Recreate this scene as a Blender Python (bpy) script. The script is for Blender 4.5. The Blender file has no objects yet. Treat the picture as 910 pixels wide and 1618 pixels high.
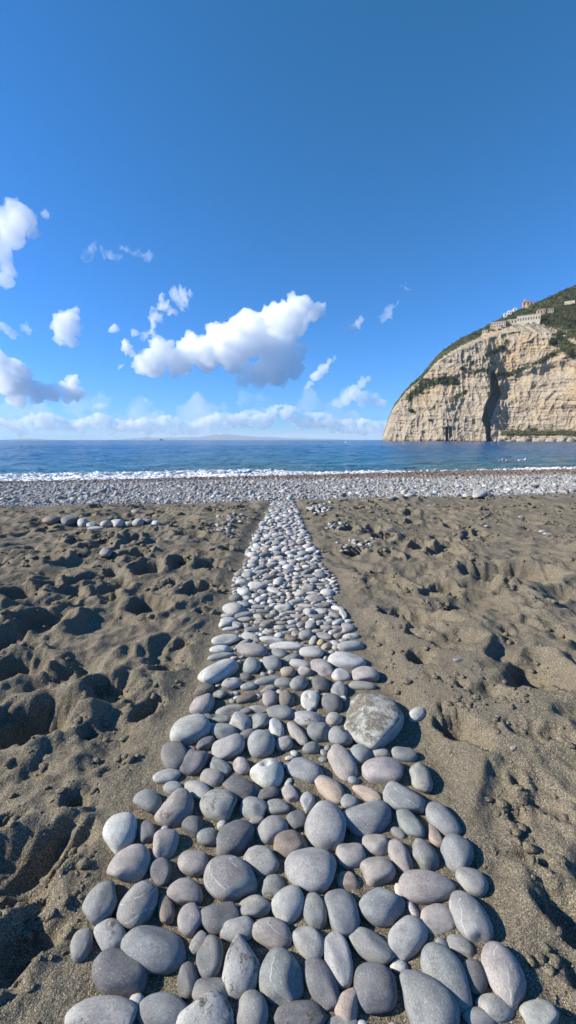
HAZE, SKY_STR, EXPO, VB = 5.0e-5, .074, 0.75, 64
STONES = """
@100 1390 .2505
237 150 330 200 60 g t=-.1
475 160 325 205 58 g v
648 185 190 100 92 br t=-.15 n=slender_brown_stone
798 252 200 150 80 p
775 75 220 170 -5 p t=.1 k=.1
117 408 220 130 75 g n=small_stone_at_the_lower_left_edge
300 360 225 205 -70 l s t=.15 n=sand-capped_stone_near_the_left_edge
575 430 390 310 -5 b n=large_heart-like_blue-grey_stone
355 595 335 300 -30 d n=wide_dark_stone_at_the_left_edge
785 635 220 135 88 d
230 880 430 300 5 l n=pale_stone_in_the_bottom_left_corner
620 840 320 260 5 b
895 880 370 340 60 l s t=.1
930 705 230 200 0 g
855 400 150 90 60 g
925 490 280 165 85 d
@328 1390 .2505
75 245 255 210 10 d
180 305 220 180 -5 l
205 535 390 235 88 l s n=tall_pale_stone_with_a_sandy_tip
405 335 250 190 -10 p v n=striped_half-moon_stone
465 615 380 270 -80 b v n=blue-grey_stone_with_a_chevron_vein
295 170 200 155 5 g
510 155 230 185 75 l
675 195 235 145 100 b
853 210 310 190 -75 b
635 395 250 165 -62 g
715 645 365 185 -68 d n=brownish_oblong_stone_low_in_the_middle
828 510 340 165 -75 l
275 840 290 200 88 g
590 870 330 220 0 d s n=dark_sandy_stone_at_the_bottom_edge
895 790 240 155 80 t t=.35
850 915 200 120 0 b
412 45 150 140 60 g
@540 1390 .2505
258 165 290 250 5 b n=blocky_blue-grey_stone
607 250 205 190 -30 p
410 362 275 215 65 l k=.12 n=notched_pale_stone
800 235 375 210 -58 g v n=long_grey_stone_with_a_ring_mark
190 425 320 180 -38 g
745 420 190 110 -38 g
212 680 325 250 -70 d n=smooth_dark_egg-shaped_stone
663 620 475 235 -60 b
530 790 520 300 -60 b t=-.3 n=huge_blue_teardrop_stone
835 615 230 150 -70 d
@682 1390 .2505
455 600 450 225 -65 p v n=outermost_mauve_stone_with_a_white_vein
400 810 240 170 -25 l
300 875 210 140 -15 g
690 870 260 190 -38 l n=pale_stone_in_the_bottom_right_corner
@140 1200 .2505
198 468 270 195 62 w n=white-flecked_stone_on_the_left_edge
365 455 150 115 85 d
378 265 165 145 0 b n=small_blue_stone_off_the_left_edge
548 320 260 185 40 p s k=-.1 n=knobbly_sandy_stone
495 108 175 88 10 l
535 178 130 85 -5 b
690 195 175 120 -20 l
815 283 215 200 0 g s n=round_domed_grey_stone
658 415 155 130 95 d t=.2
752 485 140 120 30 b
483 545 205 150 65 p t=-.25
255 665 300 210 40 p n=large_mauve_oval_on_the_left_edge
458 705 165 135 90 d
660 648 190 160 0 p
825 55 130 100 -35 b
775 115 140 120 -20 p
@330 1200 .2505
140 755 330 290 -30 g v n=big_cracked_stone
165 500 275 200 42 d n=smooth_dark_brown_oval
200 185 225 165 -10 d
365 90 205 190 0 w h n=hollowed_white_stone
605 75 225 150 -25 b
760 180 235 125 -42 t k=.15
370 220 140 85 15 d
510 215 115 85 -60 p
620 270 130 90 80 l
282 305 165 140 -10 b
435 300 145 100 -5 g
300 385 95 55 10 b
400 440 195 175 25 g t=-.1
552 390 130 130 0 d
515 540 205 180 -5 br n=round_brown_stone_beside_the_dome
735 415 315 255 -72 l n=large_dented_pale_stone
640 690 320 300 -40 l t=-.1 n=great_pale_dome_stone
330 640 230 180 -30 g
405 800 150 130 60 g
@540 1200 .2505
498 110 220 130 -60 g
155 220 200 85 -28 t
395 250 275 190 -28 b v n=flat_cracked_blue_stone
165 375 310 215 12 b k=-.22 n=big_kidney-shaped_stone
425 405 235 120 -55 b
635 385 265 145 -48 b
580 475 170 75 -68 t t=-.3 n=thin_mauve_splinter_stone
355 468 100 60 -30 b
215 540 170 135 -25 p t=-.1
370 615 230 115 -58 p
520 605 215 140 -50 g
725 590 235 190 -68 b
225 705 215 175 -5 p
535 805 345 215 -10 p t=.15 n=pitted_mauve_stone
820 778 225 150 -38 g
55 605 175 170 0 p
38 768 145 120 -20 t n=small_orange-tinted_stone
45 280 120 100 -40 b
@250 1070 .1648
305 512 385 265 22 w n=big_white_stone_on_the_left_edge
160 765 285 265 -70 d
355 810 295 215 52 d
425 255 245 205 50 p
440 120 190 110 15 br
590 165 130 90 0 b
475 390 110 80 -20 d
690 320 270 105 8 g
600 410 180 95 0 b
620 525 250 155 -5 b
790 430 205 170 -20 l
455 640 185 120 35 d
680 680 310 215 22 l n=pale_oval_right_of_the_white_edge_stone
710 65 195 125 15 l h
865 95 150 80 5 l
850 205 200 90 15 br
840 330 120 70 10 g
861 550 170 100 18 d
590 850 220 130 -30 b
790 850 195 150 -65 p
@390 1070 .1648
222 205 155 140 85 p
205 115 150 75 8 g
385 205 170 150 70 br
605 215 185 170 85 w h n=pale_stone_with_a_dark_pit
110 308 180 75 -5 l
320 345 265 165 -5 b n=broad_blue-grey_stone_in_mid_path
590 400 300 155 -5 l s n=sandy_oblong_pale_stone
815 255 200 180 -50 d
830 400 150 135 0 l
120 435 185 165 0 b
280 495 195 135 -65 w v n=white_stone_with_an_oval_mark
480 540 275 115 -54 p n=slanting_mauve_finger_stone
695 530 225 185 0 b
365 640 170 145 30 p
140 645 270 250 55 b n=blunt_blue-grey_stone_beyond_the_hollowed_one
620 680 170 120 0 b
705 75 170 160 -70 d
@520 1070 .1868
375 352 560 445 -48 l S n=sand-speckled_boulder_on_the_right
740 315 150 120 20 w s x
80 105 150 130 -50 b
95 510 205 185 -30 b
255 655 185 170 0 b
425 650 165 110 0 g s
635 662 205 128 -10 b
110 725 325 195 -52 p k=.1 n=mauve_kidney-like_stone
455 800 350 235 -8 p n=wide_flat_mauve_stone
@300 980 .1209
385 675 530 260 32 w t=.1 n=big_white_wedge_on_the_left_edge
470 262 360 155 8 w
410 385 290 120 3 w
410 472 350 100 14 l
730 745 145 110 -15 d
800 600 235 225 -30 b
815 395 390 195 -4 p
680 325 260 95 25 l
790 222 220 115 -12 w
820 125 210 85 5 b
540 120 210 60 5 l
600 70 140 80 -20 l
480 50 200 110 15 w
630 160 80 60 0 br
750 75 90 75 0 p
885 180 60 48 0 w
@400 980 .1209
250 260 320 105 -5 w
430 342 430 135 -6 w n=long_whitish_bar_stone
345 440 205 125 -18 b
250 570 230 205 -20 b
500 502 225 120 18 b
612 575 260 120 -10 w
455 680 190 150 0 t n=round_peach_stone
680 670 200 160 -5 p
760 425 310 165 -8 w n=bright_white_egg_stone
890 620 300 205 -35 p
190 792 340 120 12 g
390 822 215 135 0 b
605 828 230 195 30 b
195 160 150 85 0 l
340 205 115 95 0 w
430 165 140 55 0 b
520 130 115 60 5 w
555 180 110 90 0 t
490 240 165 85 -10 br
690 195 185 140 0 b
620 70 115 90 0 p
500 90 130 58 8 b
345 100 155 80 -5 l
530 30 140 70 10 w
745 80 140 105 0 l
785 270 120 85 50 l
880 290 95 100 80 y n=tiny_yellowish_stone
70 180 80 50 0 l
30 245 110 90 -30 g
720 335 200 40 0 p
170 60 170 110 0 br
60 30 100 60 0 l
230 15 110 45 0 l
370 40 140 60 0 p
840 140 140 65 0 p
@500 980 .1209
400 540 480 240 -8 w t=.1 n=diamond-shaped_white_stone_on_the_right_edge
445 342 330 145 8 w
634 722 355 215 -8 p n=rounded_pinkish_stone_at_the_right_edge
320 732 240 175 -10 l
580 862 360 125 -4 p
450 225 215 105 0 w s
420 132 175 100 8 p
410 72 165 55 0 p
410 22 90 50 0 l
265 32 150 85 8 b
280 105 140 75 0 p
220 160 130 80 12 l
280 210 120 90 0 br
360 266 145 60 5 p
245 306 125 80 -20 l
140 340 150 85 20 t
150 40 115 60 0 b
130 100 145 75 -8 p
30 50 90 70 0 l
100 210 215 95 -15 g
@340 900 .1319
225 475 275 145 0 w n=broad_white_stone_high_on_the_left_edge
150 560 155 85 0 p
157 622 190 105 0 l
190 715 195 65 5 w
250 662 145 80 -10 l
350 550 235 95 10 b
360 418 135 100 -20 b
243 347 145 105 0 b
370 345 125 70 0 w
345 267 195 105 -5 w
325 160 150 110 0 w
395 72 155 90 0 l
400 15 135 45 0 w
495 202 235 112 -5 w n=large_white_oval_two_thirds_up
480 315 95 75 20 w
545 360 140 85 10 w
560 265 105 60 0 l
490 100 80 60 0 b
410 125 80 60 0 l
555 35 150 70 5 l
630 97 195 65 10 p
620 160 120 60 0 g
755 152 135 105 35 w
700 255 165 70 -18 w
665 305 90 60 0 g
785 300 85 75 0 l
820 165 100 50 0 l
790 70 105 50 0 p
810 455 195 95 -5 w
790 390 95 50 0 p
520 450 215 65 -5 b
580 405 75 50 0 w
640 470 90 60 0 b
690 430 95 50 10 w
570 505 160 60 0 g
710 520 105 70 0 g
510 565 135 80 -30 l
650 565 105 60 0 g
530 615 120 50 0 p
350 605 180 75 0 p
385 675 85 65 0 p
620 660 160 90 0 br
780 700 150 70 0 p
820 540 105 65 0 l
850 588 130 50 15 p
@450 900 .1319
360 350 225 110 -5 p n=smooth_pale_mauve_stone_in_the_far_stretch
335 285 150 50 0 w
505 280 160 90 -5 w
280 228 150 90 -3 p v
185 300 135 95 0 l
140 385 185 75 8 w
30 450 90 105 80 p
180 480 115 80 0 p
80 510 135 40 0 l
260 440 210 65 -5 l
290 510 145 105 -15 l
450 430 200 80 0 b
430 505 155 85 -10 w
590 545 150 80 -15 g
630 465 155 65 -15 w
700 535 125 75 -60 w
550 385 105 55 0 w
400 575 170 80 0 d
150 560 155 65 -8 p
40 585 100 60 0 p
100 630 135 60 0 w
190 665 110 80 0 p
80 690 130 50 0 b
310 650 125 80 0 l
415 640 95 60 0 l
515 645 115 60 0 b
635 630 145 90 20 w
755 625 95 60 0 w
760 700 155 95 0 l
620 700 150 65 0 p
495 695 135 65 0 l
740 660 130 45 0 l
250 590 95 60 0 br
60 30 150 70 10 p
260 30 165 60 22 b
430 72 130 100 0 b
410 20 105 50 0 w
280 80 150 45 0 p
140 100 95 50 0 w
135 155 100 60 0 t
340 140 135 70 0 l
430 180 150 38 0 p
420 225 115 50 0 l
120 230 60 50 0 l
50 130 85 60 0 l
60 190 75 42 0 l
30 260 65 48 0 l
"""
import bpy, bmesh, math, random
import numpy as np
from mathutils import Vector, Matrix

R = math.radians
rng = np.random.default_rng(7)
random.seed(7)
SC = bpy.context.scene
COL = SC.collection

# ------------------------------------------------------------------ camera model (photo 910 x 1618)
F = 654.0; CX = 455.0; CY = 809.0; H = 1.0; SEA = -0.6
P = math.atan((CY - 695.0) / F)
sP, cP = math.sin(P), math.cos(P)

def ray(X, Y):
    u = (X - CX) / F; v = (CY - Y) / F
    return np.array([u, cP + v * sP, -sP + v * cP])

def on_plane(X, Y, z=0.0):
    d = ray(X, Y); t = (z - H) / d[2]
    return np.array([d[0] * t, d[1] * t, z])

def at_depth(X, Y, depth):
    d = ray(X, Y); t = depth / d[1]
    return np.array([d[0] * t, depth, H + d[2] * t])

def project(p):
    x, y, z = p[0], p[1], p[2] - H
    w = y * cP - z * sP; v = y * sP + z * cP
    return CX + F * x / w, CY - F * v / w

def jac(p):
    x, y, z = p[0], p[1], p[2] - H
    w = y * cP - z * sP; v = y * sP + z * cP
    # image coords with y up
    return np.array([[F / w, -F * x * cP / w**2, F * x * sP / w**2],
                     [0, F * (sP * w - v * cP) / w**2, F * (cP * w + v * sP) / w**2]])

# ------------------------------------------------------------------ noise
_perm = rng.permutation(1024)
_perm = np.concatenate([_perm, _perm, _perm])
_g = rng.normal(size=(1024, 3)); _g /= np.linalg.norm(_g, axis=1)[:, None]

def perlin(x, y, z=0.0):
    x = np.asarray(x, float); y = np.asarray(y, float); z = np.zeros_like(x) + z
    xi = np.floor(x).astype(int); yi = np.floor(y).astype(int); zi = np.floor(z).astype(int)
    xf = x - xi; yf = y - yi; zf = z - zi
    u = xf**3 * (xf * (xf * 6 - 15) + 10); v = yf**3 * (yf * (yf * 6 - 15) + 10); w = zf**3 * (zf * (zf * 6 - 15) + 10)
    def g(a, b, c):
        h = _perm[_perm[_perm[(xi + a) & 1023] + ((yi + b) & 1023)] + ((zi + c) & 1023)]
        G = _g[h]
        return G[..., 0] * (xf - a) + G[..., 1] * (yf - b) + G[..., 2] * (zf - c)
    l = lambda a, b, t: a + (b - a) * t
    return l(l(l(g(0,0,0), g(1,0,0), u), l(g(0,1,0), g(1,1,0), u), v),
             l(l(g(0,0,1), g(1,0,1), u), l(g(0,1,1), g(1,1,1), u), v), w)

def fbm(x, y, z=0.0, o=4, gain=.5, lac=2.03):
    s = 0; a = 1.0
    for i in range(o):
        s = s + a * perlin(x * lac**i + 17 * i, y * lac**i - 9 * i, z * lac**i + 5 * i); a *= gain
    return s

def sstep(a, b, x):
    t = np.clip((x - a) / (b - a), 0, 1); return t * t * (3 - 2 * t)

# ------------------------------------------------------------------ object helpers
def mesh_np(name, V, Fc, smooth=True):
    me = bpy.data.meshes.new(name)
    V = np.asarray(V, dtype=np.float32); Fc = np.asarray(Fc, dtype=np.int32)
    k = Fc.shape[1]; n = len(Fc)
    me.vertices.add(len(V)); me.vertices.foreach_set('co', V.ravel())
    me.loops.add(n * k); me.loops.foreach_set('vertex_index', Fc.ravel())
    me.polygons.add(n)
    me.polygons.foreach_set('loop_start', np.arange(0, n * k, k, dtype=np.int32))
    me.update(calc_edges=True); me.validate()
    if smooth:
        me.polygons.foreach_set('use_smooth', np.ones(len(me.polygons), dtype=bool))
    return me

def link(name, me, mat=None, parent=None):
    o = bpy.data.objects.new(name, me); COL.objects.link(o)
    if mat is not None: me.materials.append(mat)
    if parent is not None: o.parent = parent
    return o

def tag(o, label=None, cat=None, group=None, kind=None):
    if label: o['label'] = label
    if cat: o['category'] = cat
    if group: o['group'] = group
    if kind: o['kind'] = kind
    return o

def empty(name, loc=(0, 0, 0), rz=0):
    o = bpy.data.objects.new(name, None); COL.objects.link(o)
    o.location = loc; o.rotation_euler = (0, 0, rz); o.empty_display_size = .1
    return o

def ico(sub):
    bm = bmesh.new(); bmesh.ops.create_icosphere(bm, subdivisions=sub, radius=1.0)
    V = np.array([v.co[:] for v in bm.verts]); bm.verts.index_update()
    Fc = np.array([[v.index for v in f.verts] for f in bm.faces]); bm.free()
    V /= np.linalg.norm(V, axis=1)[:, None]
    return V, Fc
ICO = {k: ico(k) for k in (1, 2, 3, 4, 5)}

def grid_faces(ni, nj):      # index = i*nj + j
    i, j = np.meshgrid(np.arange(ni - 1), np.arange(nj - 1), indexing='ij')
    a = (i * nj + j).ravel()
    return np.stack([a, a + nj, a + nj + 1, a + 1], 1)

def add_box(bm, x0, x1, y0, y1, z0, z1):
    vs = [bm.verts.new(p) for p in [(x0,y0,z0),(x1,y0,z0),(x1,y1,z0),(x0,y1,z0),(x0,y0,z1),(x1,y0,z1),(x1,y1,z1),(x0,y1,z1)]]
    for f in [(0,3,2,1),(4,5,6,7),(0,1,5,4),(1,2,6,5),(2,3,7,6),(3,0,4,7)]: bm.faces.new([vs[i] for i in f])
def bm_obj(name, bm, mat, parent=None):
    bmesh.ops.recalc_face_normals(bm, faces=bm.faces); mm = bpy.data.meshes.new(name); bm.to_mesh(mm); bm.free(); return link(name, mm, mat, parent)

# ------------------------------------------------------------------ node helpers
class NT:
    def __init__(s, name, disp=False):
        s.m = bpy.data.materials.new(name); s.m.use_nodes = True
        s.t = s.m.node_tree; s.t.nodes.clear()
        s.out = s.n('ShaderNodeOutputMaterial')
    def n(s, typ, **kw):
        nd = s.t.nodes.new(typ)
        for k, v in kw.items():
            if k.startswith('i_'):
                key = k[2:].replace('_', ' ')
                nd.inputs[int(key) if key.isdigit() else key].default_value = v
            else: setattr(nd, k, v)
        return nd
    def l(s, a, b): s.t.links.new(a, b)
    def coord(s, kind='Object'):
        return s.n('ShaderNodeTexCoord').outputs[kind]
    def mapping(s, vec, scale=(1,1,1), rot=(0,0,0)):
        m = s.n('ShaderNodeMapping'); m.inputs['Scale'].default_value = scale; m.inputs['Rotation'].default_value = rot
        s.l(vec, m.inputs['Vector']); return m.outputs[0]
    def noise(s, vec, scale, detail=4, rough=.5, dist=0, out=0):
        nd = s.n('ShaderNodeTexNoise', i_Scale=scale, i_Detail=detail, i_Roughness=rough, i_Distortion=dist)
        s.l(vec, nd.inputs['Vector']); return nd.outputs[out]
    def vor(s, vec, scale, feature='F1', out='Distance', rnd=1.0):
        nd = s.n('ShaderNodeTexVoronoi', feature=feature, i_Scale=scale, i_Randomness=rnd)
        s.l(vec, nd.inputs['Vector']); return nd.outputs[out]
    def ramp(s, fac, stops, interp='LINEAR'):
        nd = s.n('ShaderNodeValToRGB'); cr = nd.color_ramp; cr.interpolation = interp
        while len(cr.elements) < len(stops): cr.elements.new(0.5)
        for e, (p, c) in zip(cr.elements, stops):
            e.position = p; e.color = (c, c, c, 1) if isinstance(c, (int, float)) else (*c, 1)
        s.l(fac, nd.inputs[0]); return nd.outputs[0]
    def math(s, op, a, b=None, c=None, clamp=False):
        nd = s.n('ShaderNodeMath', operation=op, use_clamp=clamp)
        for i, v in enumerate((a, b, c)):
            if v is None: continue
            if isinstance(v, (int, float)): nd.inputs[i].default_value = v
            else: s.l(v, nd.inputs[i])
        return nd.outputs[0]
    def mix(s, fac, a, b, blend='MIX'):
        nd = s.n('ShaderNodeMix', data_type='RGBA', blend_type=blend)
        for i, v in ((0, fac), (6, a), (7, b)):
            if isinstance(v, (int, float)): nd.inputs[i].default_value = v
            elif isinstance(v, tuple): nd.inputs[i].default_value = (*v, 1)
            else: s.l(v, nd.inputs[i])
        return nd.outputs[2]
    def bump(s, h, strength=.5, dist=.01, normal=None):
        nd = s.n('ShaderNodeBump', i_Strength=strength, i_Distance=dist)
        s.l(h, nd.inputs['Height'])
        if normal is not None: s.l(normal, nd.inputs['Normal'])
        return nd.outputs[0]
    def sep(s, vec):
        nd = s.n('ShaderNodeSeparateXYZ'); s.l(vec, nd.inputs[0]); return nd.outputs
    def pbr(s, col, rough=.8, normal=None, spec=.5, **kw):
        nd = s.n('ShaderNodeBsdfPrincipled', i_Roughness=rough if isinstance(rough, (int, float)) else .5)
        if isinstance(rough, (int, float)) is False: s.l(rough, nd.inputs['Roughness'])
        if isinstance(col, tuple): nd.inputs['Base Color'].default_value = (*col, 1)
        else: s.l(col, nd.inputs['Base Color'])
        nd.inputs['Specular IOR Level'].default_value = spec
        if normal is not None: s.l(normal, nd.inputs['Normal'])
        s.l(nd.outputs[0], s.out.inputs['Surface']); return nd

# ------------------------------------------------------------------ materials
SAND_A, SAND_B = (.104, .086, .060), (.220, .184, .130)

def sand_nodes(t, vec):
    grain = t.vor(vec, 620, out='Color')
    gs = t.sep(grain)
    g1 = t.ramp(gs[0], [(0, (.035, .030, .023)), (.38, SAND_A), (.75, SAND_B), (.95, (.26, .23, .17)), (1, (.50, .48, .42))])
    big = t.noise(vec, 3.0, 4)
    c = t.mix(t.ramp(big, [(.35, 0.0), (.7, .4)]), g1, (.146, .120, .084))
    gh = t.noise(vec, 420, 2); mh = t.noise(vec, 60, 4, .6)
    lh = t.noise(vec, 22, 5, .7)
    b0 = t.bump(lh, .7, .014)
    b1 = t.bump(mh, .7, .006, b0)
    b2 = t.bump(gh, .8, .0016, b1)
    return c, b2

def mat_beach():
    t = NT('dark_beach_sand'); vec = t.coord('Object')
    c, nrm = sand_nodes(t, vec)
    # zone: pebble bed under the loose pebbles beyond the sand, stored per vertex
    at = t.n('ShaderNodeAttribute', attribute_name='zone')
    pe = t.vor(vec, 28, out='Color'); ps = t.sep(pe)
    pc = t.ramp(ps[1], [(0, (.09, .085, .08)), (.5, (.22, .21, .21)), (1, (.36, .35, .35))])
    s_ = t.sep(at.outputs['Vector'])
    pc = t.mix(t.math('MULTIPLY', s_[1], .75), pc, (.075, .055, .045))
    col = t.mix(s_[0], c, pc)
    pd = t.vor(vec, 28)
    nb = t.bump(t.math('MULTIPLY', pd, s_[0]), 1.0, .02, nrm)
    wet = t.math('SUBTRACT', .95, t.math('MULTIPLY', s_[1], .5))
    t.pbr(col, wet, nb, .3); return t.m

def mat_stone(name, src, sanded=0, vein=False):
    t = NT(name); vec = t.coord('Object')
    if src == 'obj':
        oi = t.n('ShaderNodeObjectInfo'); base = oi.outputs['Color']
        ad = t.n('ShaderNodeVectorMath', operation='MULTIPLY_ADD')
        cb = t.n('ShaderNodeCombineXYZ')
        for i in range(3): t.l(oi.outputs['Random'], cb.inputs[i])
        t.l(cb.outputs[0], ad.inputs[0]); ad.inputs[1].default_value = (37, 61, 23); t.l(vec, ad.inputs[2])
        # meshes are unit sized, scaled by the object: back to metres
        v = ad.outputs[0]; k = .055
    else:
        base = t.n('ShaderNodeAttribute', attribute_name='tone').outputs['Color']; v = vec; k = 1.0
    mot = t.noise(v, 1.1 / .055 * k, 5, .65)
    col = t.mix(t.ramp(mot, [(.3, 0.), (.7, 1.)]), t.mix(.0, base, base), base)
    dk = t.mix(1.0, base, (.68, .68, .70), 'MULTIPLY'); lt = t.mix(1.0, base, (1.20, 1.18, 1.15), 'MULTIPLY')
    col = t.mix(t.ramp(mot, [(.32, 0.), (.68, 1.)]), dk, lt)
    sp = t.noise(v, 14 / .055 * k, 3, .7)
    col = t.mix(t.ramp(sp, [(.33, .55), (.46, 0.)]), col, (.09, .09, .092))
    col = t.mix(t.ramp(sp, [(.56, 0.), (.72, .40)]), col, (.60, .60, .58))
    # pock marks
    pk = t.vor(v, 4.2 / .055 * k); pm = t.noise(v, 2.0 / .055 * k, 2)
    pit = t.math('MULTIPLY', t.ramp(pk, [(.04, 1.), (.13, 0.)]), t.ramp(pm, [(.52, 0.), (.60, 1.)]))
    col = t.mix(t.math('MULTIPLY', pit, .55), col, (.07, .065, .06))
    if vein:
        wv = t.n('ShaderNodeTexWave', wave_type='BANDS', bands_direction='DIAGONAL', i_Scale=.55 / .055 * k, i_Distortion=5.0, i_Detail=3.0)
        wv.inputs['Detail Scale'].default_value = 1.2
        t.l(v, wv.inputs['Vector'])
        ln = t.math('MULTIPLY', t.ramp(wv.outputs['Fac'], [(.975, 0.), (1.0, .45)]), t.ramp(pm, [(.40, 0.), (.55, 1.)]))
        col = t.mix(ln, col, (.62, .61, .58))
    h1 = t.noise(v, 2.4 / .055 * k, 5, .6); h2 = t.noise(v, 22 / .055 * k, 3, .7)
    nb = t.bump(h1, .35, .004); nb = t.bump(h2, .5, .0009, nb)
    nb = t.bump(t.math('MULTIPLY', pit, -1.0), .8, .002, nb)
    rough = .78
    # dusting of sand caught on the upper faces
    geo = t.n('ShaderNodeNewGeometry'); up = t.sep(geo.outputs['Normal'])[2]
    wp = geo.outputs['Position']
    sc, sn = sand_nodes(t, wp)
    if sanded:
        n1 = t.noise(wp, 34 if sanded == 1 else 16, 8, .80)
        m = t.math('MULTIPLY', t.ramp(n1, [(.56 if sanded == 1 else .46, 0.), (.62 if sanded == 1 else .56, 1.)]), t.ramp(up, [(.45, 0.), (.75, 1.)]))
    else:
        n1 = t.noise(wp, 260, 4, .75); n2 = t.noise(wp, 26, 3)
        m = t.math('MULTIPLY', t.ramp(n1, [(.54, 0.), (.62, .85)]), t.ramp(n2, [(.50, 0.), (.62, 1.)]))
        m = t.math('MULTIPLY', m, t.ramp(up, [(.2, 0.), (.6, 1.)]))
    col = t.mix(m, col, sc)
    nb = t.bump(m, .9 if sanded else .3, .003, nb)
    t.pbr(col, rough, nb, .35); return t.m

def mat_simple(name, col, rough=.8, var=.25, scale=2., bump=0., bdist=.1, stretch=(1,1,1)):
    t = NT(name); v = t.mapping(t.coord('Object'), stretch)
    n = t.noise(v, scale, 5, .6)
    a = tuple(c * (1 - var) for c in col); b = tuple(min(1, c * (1 + var)) for c in col)
    c = t.mix(t.ramp(n, [(.3, 0.), (.7, 1.)]), a, b)
    t.pbr(c, rough, t.bump(n, bump, bdist) if bump else None, .3); return t.m

TONE = {'g': (.240, .238, .228), 'b': (.216, .227, .228), 'd': (.140, .139, .142), 'p': (.290, .264, .252),
        'l': (.335, .333, .318), 'w': (.41, .408, .390), 't': (.36, .29, .24), 'br': (.195, .163, .137), 'y': (.43, .36, .20)}

# ------------------------------------------------------------------ the shore in plan
def path_hw(y):   # half width of the pebble path (m) at ground distance y
    return np.interp(y, [0, .5, .75, 1.1, 1.6, 2.6, 3.3, 4.3, 5.3, 6.6], [.40, .41, .43, .46, .40, .385, .34, .30, .245, .185])
def path_cx(y):
    return np.interp(y, [0, .7, 1.1, 1.6, 2.6, 3.3, 4.3, 6.8], [-.01, 0, -.01, -.005, -.01, -.04, -.07, -.07])
def y_sand(x): return 6.95 + .17 * x + .25 * perlin(x * .35, x * 0 + 3.3) - .0018 * x * x
def y_water(x): return 18.9 + .27 * x + .5 * perlin(x * .08, x * 0 + 8.1)

pits = []
def pit(X, Y, w, d=.5, el=1.0, ang=0):
    p = on_plane(X, Y, 0.0); z = p[1] * cP + H * sP
    r = w * .5 * z / F
    pits.append((p[0], p[1], r, r * d, el, R(ang)))
for a in [(55,1137,120,.55,1.2,20),(30,1054,90,.5,1.1,0),(20,1015,70),(166,1094,80,.5),(257,1058,48),(237,958,66),(32,947,66),(75,985,76),
          (91,1058,46),(107,955,34),(233,1117,44,.6),(297,1082,40,.6),(150,1150,32,.6),(127,922,50),(80,888,60),(178,944,46),(237,903,56),
          (10,1385,150,.45,1.4,60),(105,1258,52,.5),(113,1322,52,.55,1.6,60),(100,1395,56,.6,2.3,50),(52,1462,95,.45,1.6,55),(10,1510,110,.45,1.6,55),(8,1300,50,.4),
          (140,1385,22,.5,2.2,60),(670,1053,64,.6),(725,1160,92,.6,1.3,-35),(768,1115,60,.4,1.8,-35),(825,1170,60,.4,2,-30),(806,915,90,.55,1.6,0),
          (602,915,50,.5,2,-40),(848,1095,100,.3),(891,1188,50,.5),(706,930,46),(870,1409,82,.55,1.4,-50),(805,1277,34,.6),(803,1236,30,.6),(905,1510,60,.45,1.5,-50),
          (595,1010,36,.5,1.6,-50),(600,1040,36,.5),(655,985,60,.45,2.2,-35),(690,1015,60,.4,2.2,-30),(780,1350,40,.3),(640,930,30),(855,1010,50,.3,2,-30),
          (150,870,46,.5),(215,880,50,.5),(290,890,44,.5),(330,930,40,.5),(320,970,36,.5),(40,870,46),(120,850,40),(300,850,40),(360,870,36),(660,865,40),(720,880,40),(560,870,40),(690,850,30)]:
    pit(*a)
for q in [(60,1330,40,.5,3.2,62),(30,1440,36,.5,3.6,50),(70,1530,44,.45,3.4,48),(120,1350,26,.5,3.0,58),(135,1440,22,.5,3.4,60),(860,1280,30,.4,3.0,-55),(830,1340,26,.4,3.2,-55),(700,1090,30,.4,3.,-40),
          (180,1200,26,.5,2.2,40),(60,1210,40,.4,2.5,30),(880,1560,40,.4,3,-60),(640,1080,22,.4,2.6,-50),(300,1010,26,.4,2.4,20),(340,900,26,.4,2.4,10)]: pit(*q)
prs = np.random.default_rng(21)
for k in range(330):
    x = prs.uniform(-7, 8); y = prs.uniform(2.6, 7.6)
    if abs(x - path_cx(y)) < path_hw(y) + .14 or y > y_sand(x) - .15: continue
    r = prs.uniform(.045, .12)
    pits.append((x, y, r, r * prs.uniform(.3, .55), prs.uniform(1, 1.9), prs.uniform(0, math.pi)))
for k in range(420):
    x = prs.uniform(-4, 4); y = prs.uniform(-.5, 7.3)
    if abs(x - path_cx(y)) < path_hw(y) + .05: continue
    r = prs.uniform(.012, .04)
    pits.append((x, y, r, r * prs.uniform(.3, .6), prs.uniform(1, 2), prs.uniform(0, math.pi)))

def axis(steps0, k, a, b, far):
    out = [0.0]
    while out[-1] < b:
        out.append(out[-1] + max(steps0, k * out[-1]))
    s = out[-1] - out[-2]
    while out[-1] < far:
        s *= 1.35; out.append(out[-1] + s)
    return np.array(out)
xa = axis(.0085, .0056, 0, 20, 320)
GX = np.concatenate([-xa[:0:-1], xa])
ya = axis(.0085, .0056, 0, 8.5, 8.5)
yb = axis(.05, .006, 0, 30, 30)
ybk = axis(.02, .06, 0, 10, 320)
GY = np.concatenate([-ybk[:0:-1], ya, ya[-1] + yb[1:]])
GY = GY[GY < 46]
XX, YY = np.meshgrid(GX, GY, indexing='ij')

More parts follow.
